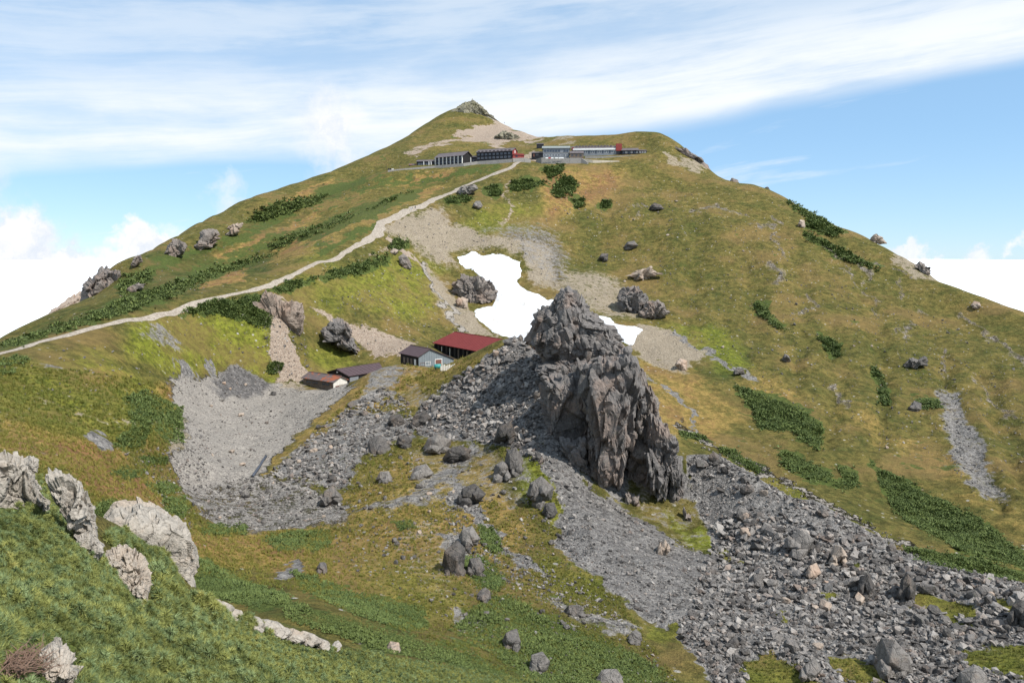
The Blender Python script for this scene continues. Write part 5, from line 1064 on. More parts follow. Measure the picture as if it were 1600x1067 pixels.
join_rocks('slope_stones', np.vstack([pr_, pq_, p, p2, p3, p4, p5, p6, p7, p8, p9, p10, p11]), np.concatenate([psize(rr_, 2.5, 11, 1.8), psize(rq_, 2.5, 10, 1.8), psize(r, 2.2, 12, 2.0), psize(r2, 3, 14, 1.8), psize(r3, 1.4, 6), psize(r4, 2, 8), psize(r5, 2, 6), psize(r6, 1.4, 5), psize(r7, 2, 8), psize(r8, 2, 8), psize(r9, 1.6, 6), psize(r10, 2.5, 12), psize(r11, 1.2, 4)]), M['talus'], 'stones scattered through the grass of the slopes')

# ------------------------------------------------------------------ dwarf pine
def leaf_tufts(pos, size, n_leaf=9):
    """joined tufts: each a spray of narrow upright leaf triangles"""
    n = len(pos); k = n_leaf
    az = rng.random((n, k)) * 2 * np.pi; el = rng.uniform(-.1, 1.2, (n, k)); L = rng.uniform(.55, 1.1, (n, k)) * size[:, None]
    d = np.stack([np.cos(az) * np.cos(el), np.sin(az) * np.cos(el), np.sin(el)], -1)
    side = np.stack([-np.sin(az), np.cos(az), rng.uniform(-.5, .5, (n, k))], -1)
    base = pos[:, None, :] + rng.normal(0, .22, (n, k, 3)) * size[:, None, None] * np.array([1, 1, .3]) + np.array([0, 0, .12]) * size[:, None, None]
    w = (.26 * size)[:, None, None]
    a = base - side * w; b = base + side * w; c = base + d * L[..., None]
    V = np.stack([a, b, c], 2).reshape(-1, 3); T = np.arange(n * k * 3).reshape(-1, 3)
    tint = np.repeat(np.clip(rng.normal(.45, .22, (n, k)) + rng.normal(0, .1, (n, 1)), 0, 1).ravel(), 3)
    return V, T, tint
def thicket(poly, dens=1.0, px=4.2, rmin=50, rmax=700, hgt=1.0):
    O = np.asarray(poly, float); x, y = O[:, 0], O[:, 1]
    area = .5 * abs(np.dot(x, np.roll(y, 1)) - np.dot(y, np.roll(x, 1)))
    n = int(area / (px * px) * 2.4 * dens) + 30
    q = in_poly_samples(poly, n); sc_ = min(1.0, math.sqrt(area) / 40); q = q + rng.normal(0, 1, q.shape) * np.where(rng.random((len(q), 1)) < .14, 9.0, 2.2) * sc_; jj = vnoise(q[:, 0] / 7, q[:, 1] / 5, 5) * 4 * sc_ + vnoise(q[:, 0] / 20, q[:, 1] / 16, 6) * 5 * sc_ + rng.normal(0, 1.4, len(q)) * sc_
    q = q[sdf(q[:, 0], q[:, 1], poly) + jj > np.where(rng.random(len(q)) < .10, -9 * sc_, .5)]
    p, r = on_ground(q[:, 0], q[:, 1]); ok = np.isfinite(r) & (r > rmin) & (r < rmax); p, r = p[ok], r[ok]
    lump = 1 + .5 * vnoise(p[:, 0] / 2.7, p[:, 1] / 2.7, 8)
    s = px * r / F * lump * rng.uniform(.8, 1.4, len(r)) * 1.25
    p[:, 2] += (lump - .5) * s * .5
    return leaf_tufts(p, s)
for poly, lb in PINES:
    V, T, tn = thicket(poly, 1.15, 2.0)
    if not len(V): print('EMPTY', lb); continue
    org = V.mean(0); o = link('dwarf_pine', mesh_np('dwarf_pine', V - org, T, M['pine'], False, {'tint': tn})); o.location = org
    tag(o, lb, 'dwarf pine', 'dwarf pine patches on the slopes')
VS, TS, NS, off = [], [], [], 0
for q in PINE_BAND + PINE_LOW:
    V, T, tn = thicket(q, .6, 2.4, 55, 900); VS.append(V); TS.append(T + off); NS.append(tn); off += len(V)
o = link('dwarf_pine_cover', mesh_np('dwarf_pine_cover', np.vstack(VS), np.vstack(TS), M['pine_mid'], False, {'tint': np.concatenate(NS)})); kind(o, 'stuff', 'loose low cover of dwarf pine on the slopes')

def instance_field(name, pos, scale, tint, protos, label, tilt=.35):
    """points that carry tufts, one modifier per prototype"""
    n = len(pos); pick = rng.integers(0, len(protos), n); obs = []
    for q, pr in enumerate(protos):
        m = pick == q; me = bpy.data.meshes.new(name); me.vertices.add(int(m.sum())); me.vertices.foreach_set('co', pos[m].astype(np.float32).ravel())
        k = int(m.sum()); rot = np.stack([rng.normal(0, tilt, k), rng.normal(0, tilt, k), rng.random(k) * 6.28], 1)
        at = me.attributes.new('rot', 'FLOAT_VECTOR', 'POINT'); at.data.foreach_set('vector', rot.astype(np.float32).ravel())
        at = me.attributes.new('size', 'FLOAT', 'POINT'); at.data.foreach_set('value', scale[m].astype(np.float32))
        at = me.attributes.new('tint', 'FLOAT', 'POINT'); at.data.foreach_set('value', tint[m].astype(np.float32))
        o = link(name, me); g = bpy.data.node_groups.new('tuft_field', 'GeometryNodeTree')
        g.interface.new_socket('Geometry', in_out='INPUT', socket_type='NodeSocketGeometry'); g.interface.new_socket('Geometry', in_out='OUTPUT', socket_type='NodeSocketGeometry')
        gi = g.nodes.new('NodeGroupInput'); go = g.nodes.new('NodeGroupOutput'); ip = g.nodes.new('GeometryNodeInstanceOnPoints'); oi = g.nodes.new('GeometryNodeObjectInfo')
        oi.inputs['Object'].default_value = pr; oi.inputs['As Instance'].default_value = True
        ra = g.nodes.new('GeometryNodeInputNamedAttribute'); ra.data_type = 'FLOAT_VECTOR'; ra.inputs[0].default_value = 'rot'
        sa = g.nodes.new('GeometryNodeInputNamedAttribute'); sa.data_type = 'FLOAT'; sa.inputs[0].default_value = 'size'
        er = g.nodes.new('FunctionNodeEulerToRotation')
        L = g.links.new; L(gi.outputs[0], ip.inputs['Points']); L(oi.outputs['Geometry'], ip.inputs['Instance']); L(ra.outputs[0], er.inputs[0]); L(er.outputs[0], ip.inputs['Rotation']); L(sa.outputs[0], ip.inputs['Scale']); L(ip.outputs[0], go.inputs[0])
        md = o.modifiers.new('tufts', 'NODES'); md.node_group = g; kind(o, 'stuff', label); obs.append(o)
    return obs
def proto_needles(name, mat, n, seed, w=.042):
    """a shoot tip: needles radiating from a short twig, thickest towards the tip"""
    r = np.random.default_rng(seed); az = r.random(n) * 2 * np.pi; el = np.arcsin(r.uniform(-.35, 1.0, n))
    d = np.stack([np.cos(az) * np.cos(el), np.sin(az) * np.cos(el), np.sin(el)], 1); s = np.cross(d, r.normal(0, 1, (n, 3))); s /= np.linalg.norm(s, axis=1)[:, None]
    h = r.uniform(-.5, .25, n)[:, None] * np.array([0, 0, 1.0]) + d * .08; L = r.uniform(.5, .72, n)[:, None]
    V = np.stack([h - s * w, h + s * w, h + d * L], 1).reshape(-1, 3); T = np.arange(n * 3).reshape(-1, 3)
    return bpy.data.objects.new(name, mesh_np(name, V, T, mat, False))
def proto_grass(name, mat, n, seed):
    r = np.random.default_rng(seed); az = r.random(n) * 2 * np.pi; el = r.uniform(.5, 1.4, n)
    d = np.stack([np.cos(az) * np.cos(el), np.sin(az) * np.cos(el), np.sin(el)], 1); s = np.stack([-np.sin(az), np.cos(az), 0 * az], 1)
    p0 = r.normal(0, .22, (n, 3)) * np.array([1, 1, 0]); L = r.uniform(.5, 1.0, n)[:, None]; w = .06
    V = np.stack([p0 - s * w, p0 + s * w, p0 + d * L], 1).reshape(-1, 3); T = np.arange(n * 3).reshape(-1, 3)
    return bpy.data.objects.new(name, mesh_np(name, V, T, mat, False))
pn = [proto_needles('pine_tuft', M['pine_near'], 110, 1), proto_needles('pine_tuft', M['pine_blue'], 110, 2), proto_needles('pine_tuft', M['pine_near'], 100, 3)]
NEAR1 = [(-40, 735), (0, 738), (66, 747), (100, 780), (132, 835), (152, 868), (180, 898), (215, 955), (260, 1005), (330, 1030), (420, 1090), (-40, 1090)]
NEAR2 = [(215, 930), (240, 960), (300, 985), (400, 985), (520, 1012), (700, 1043), (900, 1075), (900, 1090), (340, 1090), (260, 1005)]
NEAR3 = [(165, 850), (200, 838), (240, 848), (262, 880), (300, 935), (345, 970), (420, 990), (330, 985), (250, 965), (236, 900), (215, 862)]
def pine_points(poly, n, rmin, rmax, s0, s1, hole=()):
    p, r = scatter(poly, n, rmin, rmax, hole)
    lump = vnoise(p[:, 0] / (s0 * 7), p[:, 1] / (s0 * 7), 44) + .6 * vnoise(p[:, 0] / (s0 * 3), p[:, 1] / (s0 * 3), 45)
    s = rng.uniform(s0, s1, len(r)) * (1 + .15 * lump); p[:, 2] += s * (lump * 1.3 + rng.uniform(-.5, 1.5, len(r))); return p, s, np.clip(.42 + .22 * lump + rng.normal(0, .2, len(r)), 0, 1)
DEADW = [(0, 1030), (20, 1010), (45, 990), (62, 1010), (66, 1040), (70, 1090), (-40, 1090)]
a1 = pine_points(NEAR1, 28000, 3.2, 40, .058, .10, [FG[0][0], FG[1][0], FG[3][0], FG[4][0], [(50, 1090), (52, 1010), (84, 1000), (120, 1008), (134, 1040), (125, 1090)], DEADW]); a2 = pine_points(NEAR2, 32000, 9, 70, .075, .14, [[(318, 930), (350, 938), (400, 960), (460, 980), (530, 1002), (530, 1014), (440, 998), (380, 985), (330, 960)]]); a3 = pine_points(NEAR3, 4000, 14, 60, .15, .26)
instance_field('dwarf_pine_foliage', np.vstack([a1[0], a2[0], a3[0]]), np.concatenate([a1[1], a2[1], a3[1]]), np.concatenate([a1[2], a2[2], a3[2]]), pn, 'dwarf pine needles carpeting the near slope', .6)
# golden grass standing in tussocks on the nearer slopes
gp = [proto_grass('grass_tuft', M['grass'], 16, 5), proto_grass('grass_tuft', M['grass'], 20, 6)]
def grass_points(poly, n, rmin, rmax, tb, lo=3.0, hi=6.5):
    p, r = scatter(poly, n, rmin, rmax)
    th = np.arctan2(p[:, 0], p[:, 1]); lr = np.log(r); i = np.clip(np.searchsorted(TH, th), 0, len(TH) - 1); j = np.clip(np.searchsorted(LR, lr), 0, len(LR) - 1)
    ok = (ZN['rock'][i, j] + ZN['tan'][i, j] + ZN['pink'][i, j]) < .35; p, r, i, j = p[ok], r[ok], i[ok], j[ok]
    h = ZN['hue'][i, j] - .35 * ZN['lush'][i, j]
    return p, rng.uniform(lo, hi, len(r)) * r / F, np.clip(h * .85 + rng.normal(0, .17, len(r)) + tb, 0, 1)
g1 = grass_points([(0, 560), (260, 600), (330, 820), (520, 830), (520, 930), (300, 900), (150, 800), (0, 740)], 9000, 50, 240, .02)
g2 = grass_points([(420, 740), (600, 572), (760, 556), (860, 700), (900, 830), (1000, 980), (1060, 1067), (820, 1067), (640, 990), (480, 930), (480, 800)], 12000, 55, 245, 0)
g3 = grass_points([(1150, 1015), (1640, 915), (1640, 1090), (1160, 1090)], 2500, 60, 140, -.05)
instance_field('grass', np.vstack([g1[0], g2[0], g3[0]]), np.concatenate([g1[1], g2[1], g3[1]]), np.concatenate([g1[2], g2[2], g3[2]]), gp, 'yellowing alpine grass on the nearer slopes', .2)
# dead branches beside the nearest rock
q = in_poly_samples([(0, 1045), (30, 1028), (58, 1030), (60, 1067), (0, 1067)], 170); p, r = on_ground(q[:, 0], q[:, 1]); mb = MB()
for (x, y, z) in p:
    if not np.isfinite(x): continue
    a = random.uniform(0, 6.3); L = random.uniform(.05, .2)
    mb.tube([(x, y, z + .02 + random.random() * .06), (x + L * .5 * math.cos(a), y + L * .5 * math.sin(a), z + .04 + random.random() * .06), (x + L * math.cos(a + .3), y + L * math.sin(a + .3), z + .03 + random.random() * .08)], [.004, .003, .0012], 4)
kind(mb.build('dead_twigs', M['twig']), 'stuff', 'dry reddish twigs of dead pine at the bottom left')

# ------------------------------------------------------------------ buildings
M['red_roof'] = plain('red_sheet_roof', (.165, .036, .035), .75, .12, .4, 0, 1.4, None, .1)
M['dark_roof'] = plain('brown_sheet_roof', (.082, .058, .063), .7, .12, .5, 0, 1.6, None, .12)
M['rust_roof'] = plain('rusty_sheet_roof', (.105, .085, .085), .75, .25, .6, 0, 1.2, ((.27, .085, .04), .35, .47))
M['blue_wall'] = plain('blue_grey_boards', (.185, .215, .235), .8, .10, .8)
M['black_wall'] = plain('black_boards', (.020, .019, .019), .8, .4, .8, 0, 1.2)
M['old_wall'] = plain('weathered_boards', (.155, .125, .100), .9, .35, .9, 0, 1.5, ((.16, .075, .045), .6, .55))
M['white_wall'] = plain('whitewashed_boards', (.62, .60, .55), .85, .12, 1)
M['concrete'] = plain('grey_concrete', (.25, .24, .22), .9, .2, .6)
M['stone'] = rock_material('stone_walling', (.11, .105, .10), (.215, .205, .19), (.32, .305, .28), .9, (.24, .21, .17), .4, None, .2)
M['sandwall'] = plain('sandy_bank', (.42, .37, .29), .95, .15, .3)
M['navy'] = plain('dark_timber', (.022, .023, .028), .8, .35, .6)
M['grey_roof'] = plain('grey_green_roof', (.215, .235, .225), .6, .12, .4)
M['slate_roof'] = plain('grey_brown_roof', (.115, .098, .100), .65, .2, .4)
M['red_paint'] = plain('faded_red_paint', (.23, .045, .040), .8, .15, .6)
M['white_paint'] = plain('white_paint', (.72, .72, .70), .7, .06, 1)
M['plaster'] = plain('blue_grey_plaster', (.20, .215, .235), .85, .12, .5)
M['teal'] = plain('teal_plastic', (.05, .26, .25), .5, .15, 2)
M['brown_door'] = plain('brown_shutter', (.155, .075, .06), .8, .2, 2)
mg, tg, pg = newmat('window_glass'); pg.inputs['Base Color'].default_value = (.045, .06, .085, 1); pg.inputs['Roughness'].default_value = .12; pg.inputs['Specular IOR Level'].default_value = .5; M['glass'] = mg
M['cloth_red'] = plain('red_cloth', (.45, .05, .05), .9, .1, 2); M['pipe'] = plain('dark_hose', (.055, .065, .085), .6, .2, 2)

class House:
    """gabled building in its own frame: x along the ridge, y across, z up"""
    def __init__(s, name, label, cat, o, ex, L, W, hl, hr, ridge, frac, wall, roof, over=.5, group=None, gable=None, th=.22):
        ex = Vector((ex[0], ex[1], 0)).normalized(); s.root = thing(name, label, cat, tuple(o), group); s.root.rotation_euler = (0, 0, math.atan2(ex.y, ex.x))
        s.L, s.W, s.fr = L, W, frac; yr = frac * W; s.hl, s.hr, s.ridge = hl, hr, ridge; D = -2.5
        sec = [(0, D), (W, D), (W, hr), (yr, ridge), (0, hl)]
        V = [(0, y, z) for y, z in sec] + [(L, y, z) for y, z in sec]
        Fs = [(0, 1, 6, 5), (1, 2, 7, 6), (0, 5, 9, 4), (4, 9, 8, 3), (3, 8, 7, 2), (4, 3, 2, 1, 0), (5, 6, 7, 8, 9)]
        MB().add(V, Fs).build('wall', wall, s.root)
        for (y0, z0, y1, z1) in ((0, hl, yr, ridge), (W, hr, yr, ridge)):
            dy, dz = y0 - y1, z0 - z1; n = math.hypot(dy, dz); oy, oz = y0 + dy / n * over, z0 + dz / n * over
            nrm = Vector((0, -dz, dy)) * (1 if dy > 0 else -1); nrm = nrm if nrm.z > 0 else -nrm
            e = nrm.normalized() * .02
            MB().slab([(-over, oy, oz + e.z), (L + over, oy, oz + e.z), (L + over, y1, z1 + e.z), (-over, y1, z1 + e.z)], nrm, th).build('roof', roof, s.root)
        MB().box((-over, yr - .18, ridge + th * .6), (L + over, yr + .18, ridge + th + .14)).build('ridge_cap', roof, s.root)
        if gable: s.facing(gable[0], gable[1])
    def facing(s, side, mat):
        x = -.02 if side == 'x0' else s.L + .02; d = -.06 if side == 'x0' else .06; yr = None
        W = s.W; sec = [(0.02, 0), (W - .02, 0), (W - .02, s.hr - .03), (s.W * s.fr, s.ridge - .03), (.02, s.hl - .03)]
        V = [(x, y, z) for y, z in sec] + [(x + d, y, z) for y, z in sec]; n = 5
        Fs = [tuple(range(n)), tuple(range(2 * n - 1, n - 1, -1))] + [(i, (i + 1) % n, n + (i + 1) % n, n + i) for i in range(n)]
        MB().add(V, Fs).build('gable_boards', mat, s.root)
    def bx(s, side, u0, u1, z0, z1, d0, d1):
        if side == 'y0': return (u0, -d1, z0), (u1, -d0, z1)
        if side == 'y1': return (u0, s.W + d0, z0), (u1, s.W + d1, z1)
        if side == 'x0': return (-d1, u0, z0), (-d0, u1, z1)
        return (s.L + d0, u0, z0), (s.L + d1, u1, z1)
    def panel(s, name, side, u0, u1, z0, z1, mat, d0=-.05, d1=.1, parent=None):
        return MB().box(*s.bx(side, u0, u1, z0, z1, d0, d1)).build(name, mat, parent or s.root)
    def window(s, side, u0, u1, z0, z1, frame, bars=1):
        f = .1; w = MB()
        for a in ((u0, u1, z0, z0 + f), (u0, u1, z1 - f, z1), (u0, u0 + f, z0 + f, z1 - f), (u1 - f, u1, z0 + f, z1 - f)): w.box(*s.bx(side, *a, -.03, .14))
        for k in range(bars):
            c = u0 + (u1 - u0) * (k + 1) / (bars + 1); w.box(*s.bx(side, c - f * .35, c + f * .35, z0 + f, z1 - f, -.03, .13))
        wn = w.build('window', frame, s.root); s.panel('pane', side, u0 + f * .8, u1 - f * .8, z0 + f * .8, z1 - f * .8, M['glass'], -.02, .07, wn); return wn


# blue-grey cabin on the shelf
h = House('cabin', 'blue-grey boarded cabin with a dark sheet roof on the shelf above the ridge', 'cabin', (-37.4, 255.6, -36.8), (.6, -.8), 12, 13.4, 4.5, 2.7, 6.6, .31, M['black_wall'], M['dark_roof'], .5, None, ('x1', M['blue_wall']))  # shade put into colour: walls turned from the sun near-black, sunny gable blue-grey
for k in range(15):
    u = .45 + k * .9; top = 4.5 + (6.6 - 4.5) * u / 4.15 if u < 4.15 else 2.7 + (6.6 - 2.7) * (13.4 - u) / 9.25
    h.panel('batten', 'x1', u - .05, u + .05, 0, top - .15, M['blue_wall'], .05, .14)
h.window('x1', .5, 2.3, 1.3, 2.4, M['brown_door'], 0); h.window('x1', 2.5, 4.4, 1.4, 2.6, M['white_paint'], 2)
d = h.panel('door', 'x1', 6.2, 8.6, .2, 3.0, M['brown_door'], -.02, .18); h.panel('door_frame', 'x1', 6.0, 6.2, .1, 3.2, M['white_paint'], -.02, .2, d); h.panel('door_frame', 'x1', 8.6, 8.8, .1, 3.2, M['white_paint'], -.02, .2, d); h.panel('lintel', 'x1', 6.0, 8.8, 3.0, 3.2, M['white_paint'], -.02, .21, d)
for k in range(4): h.panel('shutter', 'y0', 2 + k * 2.4, 3.2 + k * 2.4, 1.5, 3.4, M['white_paint'] if k == 3 else M['old_wall'], -.03, .08)
# red hall
h = House('hall', 'long hut hall with a red sheet roof beside the lower end of the snow', 'hall', (-31.6, 312, -42.5), (.577, -.817), 42, 20, 7.2, 7.2, 10.9, .5, M['black_wall'], M['red_roof'], .7)  # shade of the front wall is put into its near-black colour
for k in range(13):
    h.panel('buttress', 'y0', 1.0 + k * 3.2, 1.7 + k * 3.2, 0, 6.8, M['black_wall'], -.05, .9)
    h.panel('shutter', 'y0', 2.3 + k * 3.2, 3.5 + k * 3.2, 2.6, 6.2, M['white_wall'] if k in (1, 3) else M['old_wall'] if k % 2 else M['black_wall'], -.03, .12)
for k in range(27): MB().slab([(-.6 + k * 1.62, 10, 10.9 + .24), (-.48 + k * 1.62, 10, 10.9 + .24), (-.48 + k * 1.62, -.6, 6.98 + .24), (-.6 + k * 1.62, -.6, 6.98 + .24)], (0, -3.7, 10), .09).build('roof_seam', M['red_roof'], h.root)
# brown roofed shed
h = House('shed', 'long black shed with a purplish brown roof half hidden behind the grassy ridge', 'shed', (-55.5, 258.3, -45.0), (.61, .79), 26, 12, 4.4, 4.4, 6.1, .5, M['black_wall'], M['dark_roof'], .45)
h.panel('lamp', 'x0', 5.6, 6.1, 5.0, 5.5, M['white_paint'], -.02, .25)
for k in range(5): h.panel('wall_panel', 'y0', .4 + k * 4.2, 4.2 + k * 4.2, .3, 4.0, M['plaster'] if k % 2 == 0 else M['navy'], -.03, .07)
for k in range(14): MB().slab([(k * 1.9 - .1, 6, 6.1 + .24), (k * 1.9 + .02, 6, 6.1 + .24), (k * 1.9 + .02, -.4, 4.28 + .24), (k * 1.9 - .1, -.4, 4.28 + .24)], (0, -1.7, 6), .07).build('roof_seam', M['dark_roof'], h.root)
# weathered shed
h = House('shed', 'small weathered plank shed with a rusty roof on the edge of the gravel bowl', 'shed', (-69.3, 252, -43.9), (.8, -.6), 15, 5.8, 3.8, 3.8, 5.2, .5, M['old_wall'], M['rust_roof'], .55, None, ('x1', M['white_wall']))
for u, w_, mt in ((1.6, 2.6, 'glass'), (4.6, 1.5, 'glass'), (6.2, 1.4, 'glass'), (9.6, 1.6, 'plaster'), (11.4, 1.9, 'plaster')): h.window('y0', u, u + w_, 2.3, 3.2, M['old_wall'], 1)
h.panel('door', 'y0', 4.2, 5.3, .3, 2.2, M['old_wall'], -.02, .14); h.panel('door', 'x1', .8, 2.3, .3, 2.4, M['brown_door'], .05, .2)
for k in range(8): h.panel('plank', 'x1', 2.5 + k * .4, 2.72 + k * .4, .2, 2.6, M['old_wall'], .05, .13)
for k in range(4): h.panel('skirting_board', 'y0', .1 + k * 3.75, 3.7 + k * 3.75, -1.2, .25, M['old_wall'], -.03, .1)
MB().box((15.2, -.2, -1.4), (17.6, 5.2, .05)).build('porch_deck', M['white_wall'], h.root)
# things by the cabin
q, r = on_ground([684], [577]); p = q[0]
t = thing('water_tank', 'small round teal tank lying in front of the cabin', 'tank', tuple(p + np.array([0, 0, .1])))
MB().tube([(-.95, 0, .75), (-.85, 0, .75), (.85, .2, .75), (.95, .2, .75)], [.5, .72, .72, .5], 14).build('barrel', M['teal'], t, True)
MB().box((-.7, -.5, -.3), (-.4, .6, .3)).box((.4, -.4, -.3), (.7, .7, .3)).build('cradle', M['navy'], t)
q, r = on_ground([700], [577]); p = q[0]
t = thing('picket_fence', 'short row of whitish boards right of the teal tank', 'fence', tuple(p)); t.rotation_euler = (0, 0, .45)
for k in range(11): MB().box((-2.2 + k * .5, -.05, -.3), (-1.85 + k * .5, .05, 1.1 + .15 * (k % 3))).build('board', M['white_wall'], t)
MB().box((-2.3, .06, .5), (3.3, .14, .7)).build('rail', M['white_wall'], t)
# hose lying at the bowl edge
q, r = on_ground([395, 402, 407, 411, 416], [746, 737, 729, 722, 715])
mb = MB().tube([tuple(p + np.array([0, 0, .35 + .1 * (k % 2)])) for k, p in enumerate(q)], .28, 8); tag(mb.build('drain_pipe', M['pipe'], None, True), 'dark pipe lying on the gravel where the bowl meets the ridge', 'pipe')

# ---- upper lodges on the terrace
def base(a, b, rows=None):
    """ground frame between two photo points given as pixel x, pixel y, distance"""
    A_ = PT(*a); B_ = PT(*b); return A_, B_, float(np.hypot(*(B_ - A_)[:2]))
def lodge(name, label, a, b, W, h, ridge, wall, roof, over=.6, frac=.5, gable=None, hr=None):
    A_, B_, L = base(a, b); return House(name, label, 'lodge', tuple(A_), (B_ - A_)[:2], L, W, h, hr or h, ridge, frac, wall, roof, over, 'lodges on the summit terrace', gable), L
h, L = lodge('lodge', 'long dark lodge wing fronted by a row of white columns', (680.5, 258, 592), (723.6, 254.3, 576), 11, 5.4, 8.6, M['navy'], M['slate_roof'], .9, .5, ('x1', M['black_wall']))
for k in range(8): h.panel('column', 'y0', k * (L - .8) / 7, k * (L - .8) / 7 + .55, -.8, 5.3, M['white_wall'], .05, .8)
for k in range(7):
    h.window('y0', 1.1 + k * (L - .8) / 7, 3.0 + k * (L - .8) / 7, .6, 2.1, M['navy'], 1); h.window('y0', 1.1 + k * (L - .8) / 7, 3.0 + k * (L - .8) / 7, 2.9, 4.3, M['navy'], 1)
h, L = lodge('lodge', 'low dark lodge wing with two white posts left of the columned wing', (651, 260.4, 596), (679.8, 258.2, 592), 8, 3.6, 5.0, M['navy'], M['slate_roof'], .5)
for u in (5.5, 9.5, 11.2): h.panel('post', 'y0', u, u + .5, -.5, 3.5, M['white_paint'], .03, .5)
for u in (1.2, 3.2, 7.2): h.window('y0', u, u + 1.6, 1.0, 2.4, M['plaster'], 1)
h, L = lodge('hut', 'little rust roofed hut at the left end of the left lodge', (639.5, 262, 597), (650, 261, 597), 5, 1.8, 2.8, M['navy'], M['rust_roof'], .4)
h.window('y0', 1.2, 2.6, .5, 1.3, M['old_wall'], 1)
h, L = lodge('lodge', 'low dark link with white posts between the columned wing and the two-storey lodge', (726, 254.6, 585), (744.5, 251.5, 582), 8, 3.9, 5.0, M['navy'], M['slate_roof'], .3)
for u in (.3, 2.6, 4.6): h.panel('post', 'y0', u, u + .55, -.5, 3.7, M['white_paint'], .03, .5)
for u in (1.1, 6.2): h.window('y0', u, u + 1.3, 1, 2.4, M['navy'], 1)
h, L = lodge('lodge', 'black two-storey lodge with a red right gable', (744.5, 250.6, 583), (800.5, 247.4, 572), 10, 5.6, 8.0, M['navy'], M['slate_roof'], .5, .5, ('x1', M['red_paint']))
for k in range(9):
    u = .8 + k * (L - 1) / 9; h.window('y0', u, u + 1.7, .7, 2.0, M['plaster'], 1); h.window('y0', u, u + 1.7, 3.2, 4.5, M['plaster'], 1)
    h.panel('dormer', 'y0', u + .1, u + 1.6, 5.5, 6.5, M['navy'], -1.4, -.2)
h.panel('gable_trim', 'x1', 4.4, 5.6, .2, 6.4, M['white_paint'], .05, .2)
h, L = lodge('hut', 'low red roofed annex at the right end of the black two-storey lodge', (801.5, 246.8, 572), (819, 246.3, 575), 5, 2.2, 3.2, M['red_paint'], M['red_roof'], .4)
h.window('y0', 2, 3.6, .8, 1.7, M['navy'], 1)
h, L = lodge('hut', 'low dark brown hut left of the blue-grey lodge', (830.5, 245.2, 586), (846.8, 244.6, 584), 6, 2.6, 3.6, M['navy'], M['slate_roof'], .3)
h.panel('door', 'y0', 1.2, 2.4, 0, 2.1, M['brown_door'], -.02, .14); h.window('y0', 3.4, 5.2, .8, 1.9, M['old_wall'], 1)
h, L = lodge('lodge', 'blue-grey two-storey lodge with a hipped grey roof and two window rows', (848.2, 246, 584), (889.6, 245.6, 584), 12, 6.6, 8.6, M['plaster'], M['grey_roof'], .7)
for k in range(9):
    if k == 6: continue
    u = .7 + k * (L - 1) / 9; h.window('y0', u, u + 1.75, 3.7, 5.4, M['plaster'], 1); h.window('y0', u, u + 1.6, .6, 2.2, M['white_paint'], 1)
h.panel('string_course', 'y0', .1, L - .1, 3.0, 3.25, M['concrete'], .01, .2)
h, L = lodge('annex', 'grey roofed brown annex between the blue-grey lodge and the banded lodge', (890.5, 245.6, 580), (911.5, 245.6, 580), 9, 2.6, 4.6, M['old_wall'], M['slate_roof'], .3)
for u in (1, 4, 7): h.window('y0', u, u + 1.6, .6, 1.8, M['old_wall'], 1)
h, L = lodge('lodge', 'long lodge with white fascia band, window strip and red block at its right end', (893, 242.6, 594), (970.5, 241.8, 594), 13, 4.4, 6.9, M['plaster'], M['slate_roof'], .4, .45)
h.panel('fascia', 'y0', 1, L - 4.2, 3.5, 4.7, M['white_paint'], .02, .7)
for k in range(18):
    u = 2.0 + k * (L - 6) / 18; h.window('y0', u, u + 1.35, .9, 3.1, M['white_paint'] if k % 3 else M['plaster'], 1)
MB().box((L - 4.0, -1.0, 2.6), (L + .5, 4.2, 7.8)).build('red_block', M['red_paint'], h.root); MB().box((L - 3.6, -.8, -1), (L + .3, 4.0, 2.6)).build('dark_base', M['navy'], h.root); MB().box((.2, -.6, 3.6), (1.6, 3, 5.6)).build('red_end', M['red_paint'], h.root)
for k in range(12): MB().box((3 + k * (L - 9) / 12, 3.2, 6.2), (4.4 + k * (L - 9) / 12, 4.4, 7.5)).build('roof_vent', M['slate_roof'], h.root)
h, L = lodge('lodge', 'low dark lodge wing right of the red block', (971.5, 241.6, 592), (996.5, 240.9, 592), 9, 2.9, 4.8, M['navy'], M['slate_roof'], .5)
for k in range(6): h.window('y0', .8 + k * 1.95, 2.1 + k * 1.95, .8, 2.2, M['white_wall'] if k % 2 else M['navy'], 1)
h, L = lodge('hut', 'small black hut at the right end of the upper lodges', (997.5, 240.4, 592), (1010.5, 239.9, 594), 6, 2.2, 3.0, M['navy'], M['slate_roof'], .3)
for k in range(3): h.window('y0', .8 + k * 1.9, 2.0 + k * 1.9, .6, 1.6, M['white_wall'], 1)
h, L = lodge('hut', 'tiny dark hut on the hillside above the blue-grey lodge', (838.5, 227.2, 640), (849.5, 226.6, 640), 3, .9, 1.5, M['navy'], M['slate_roof'], .2)

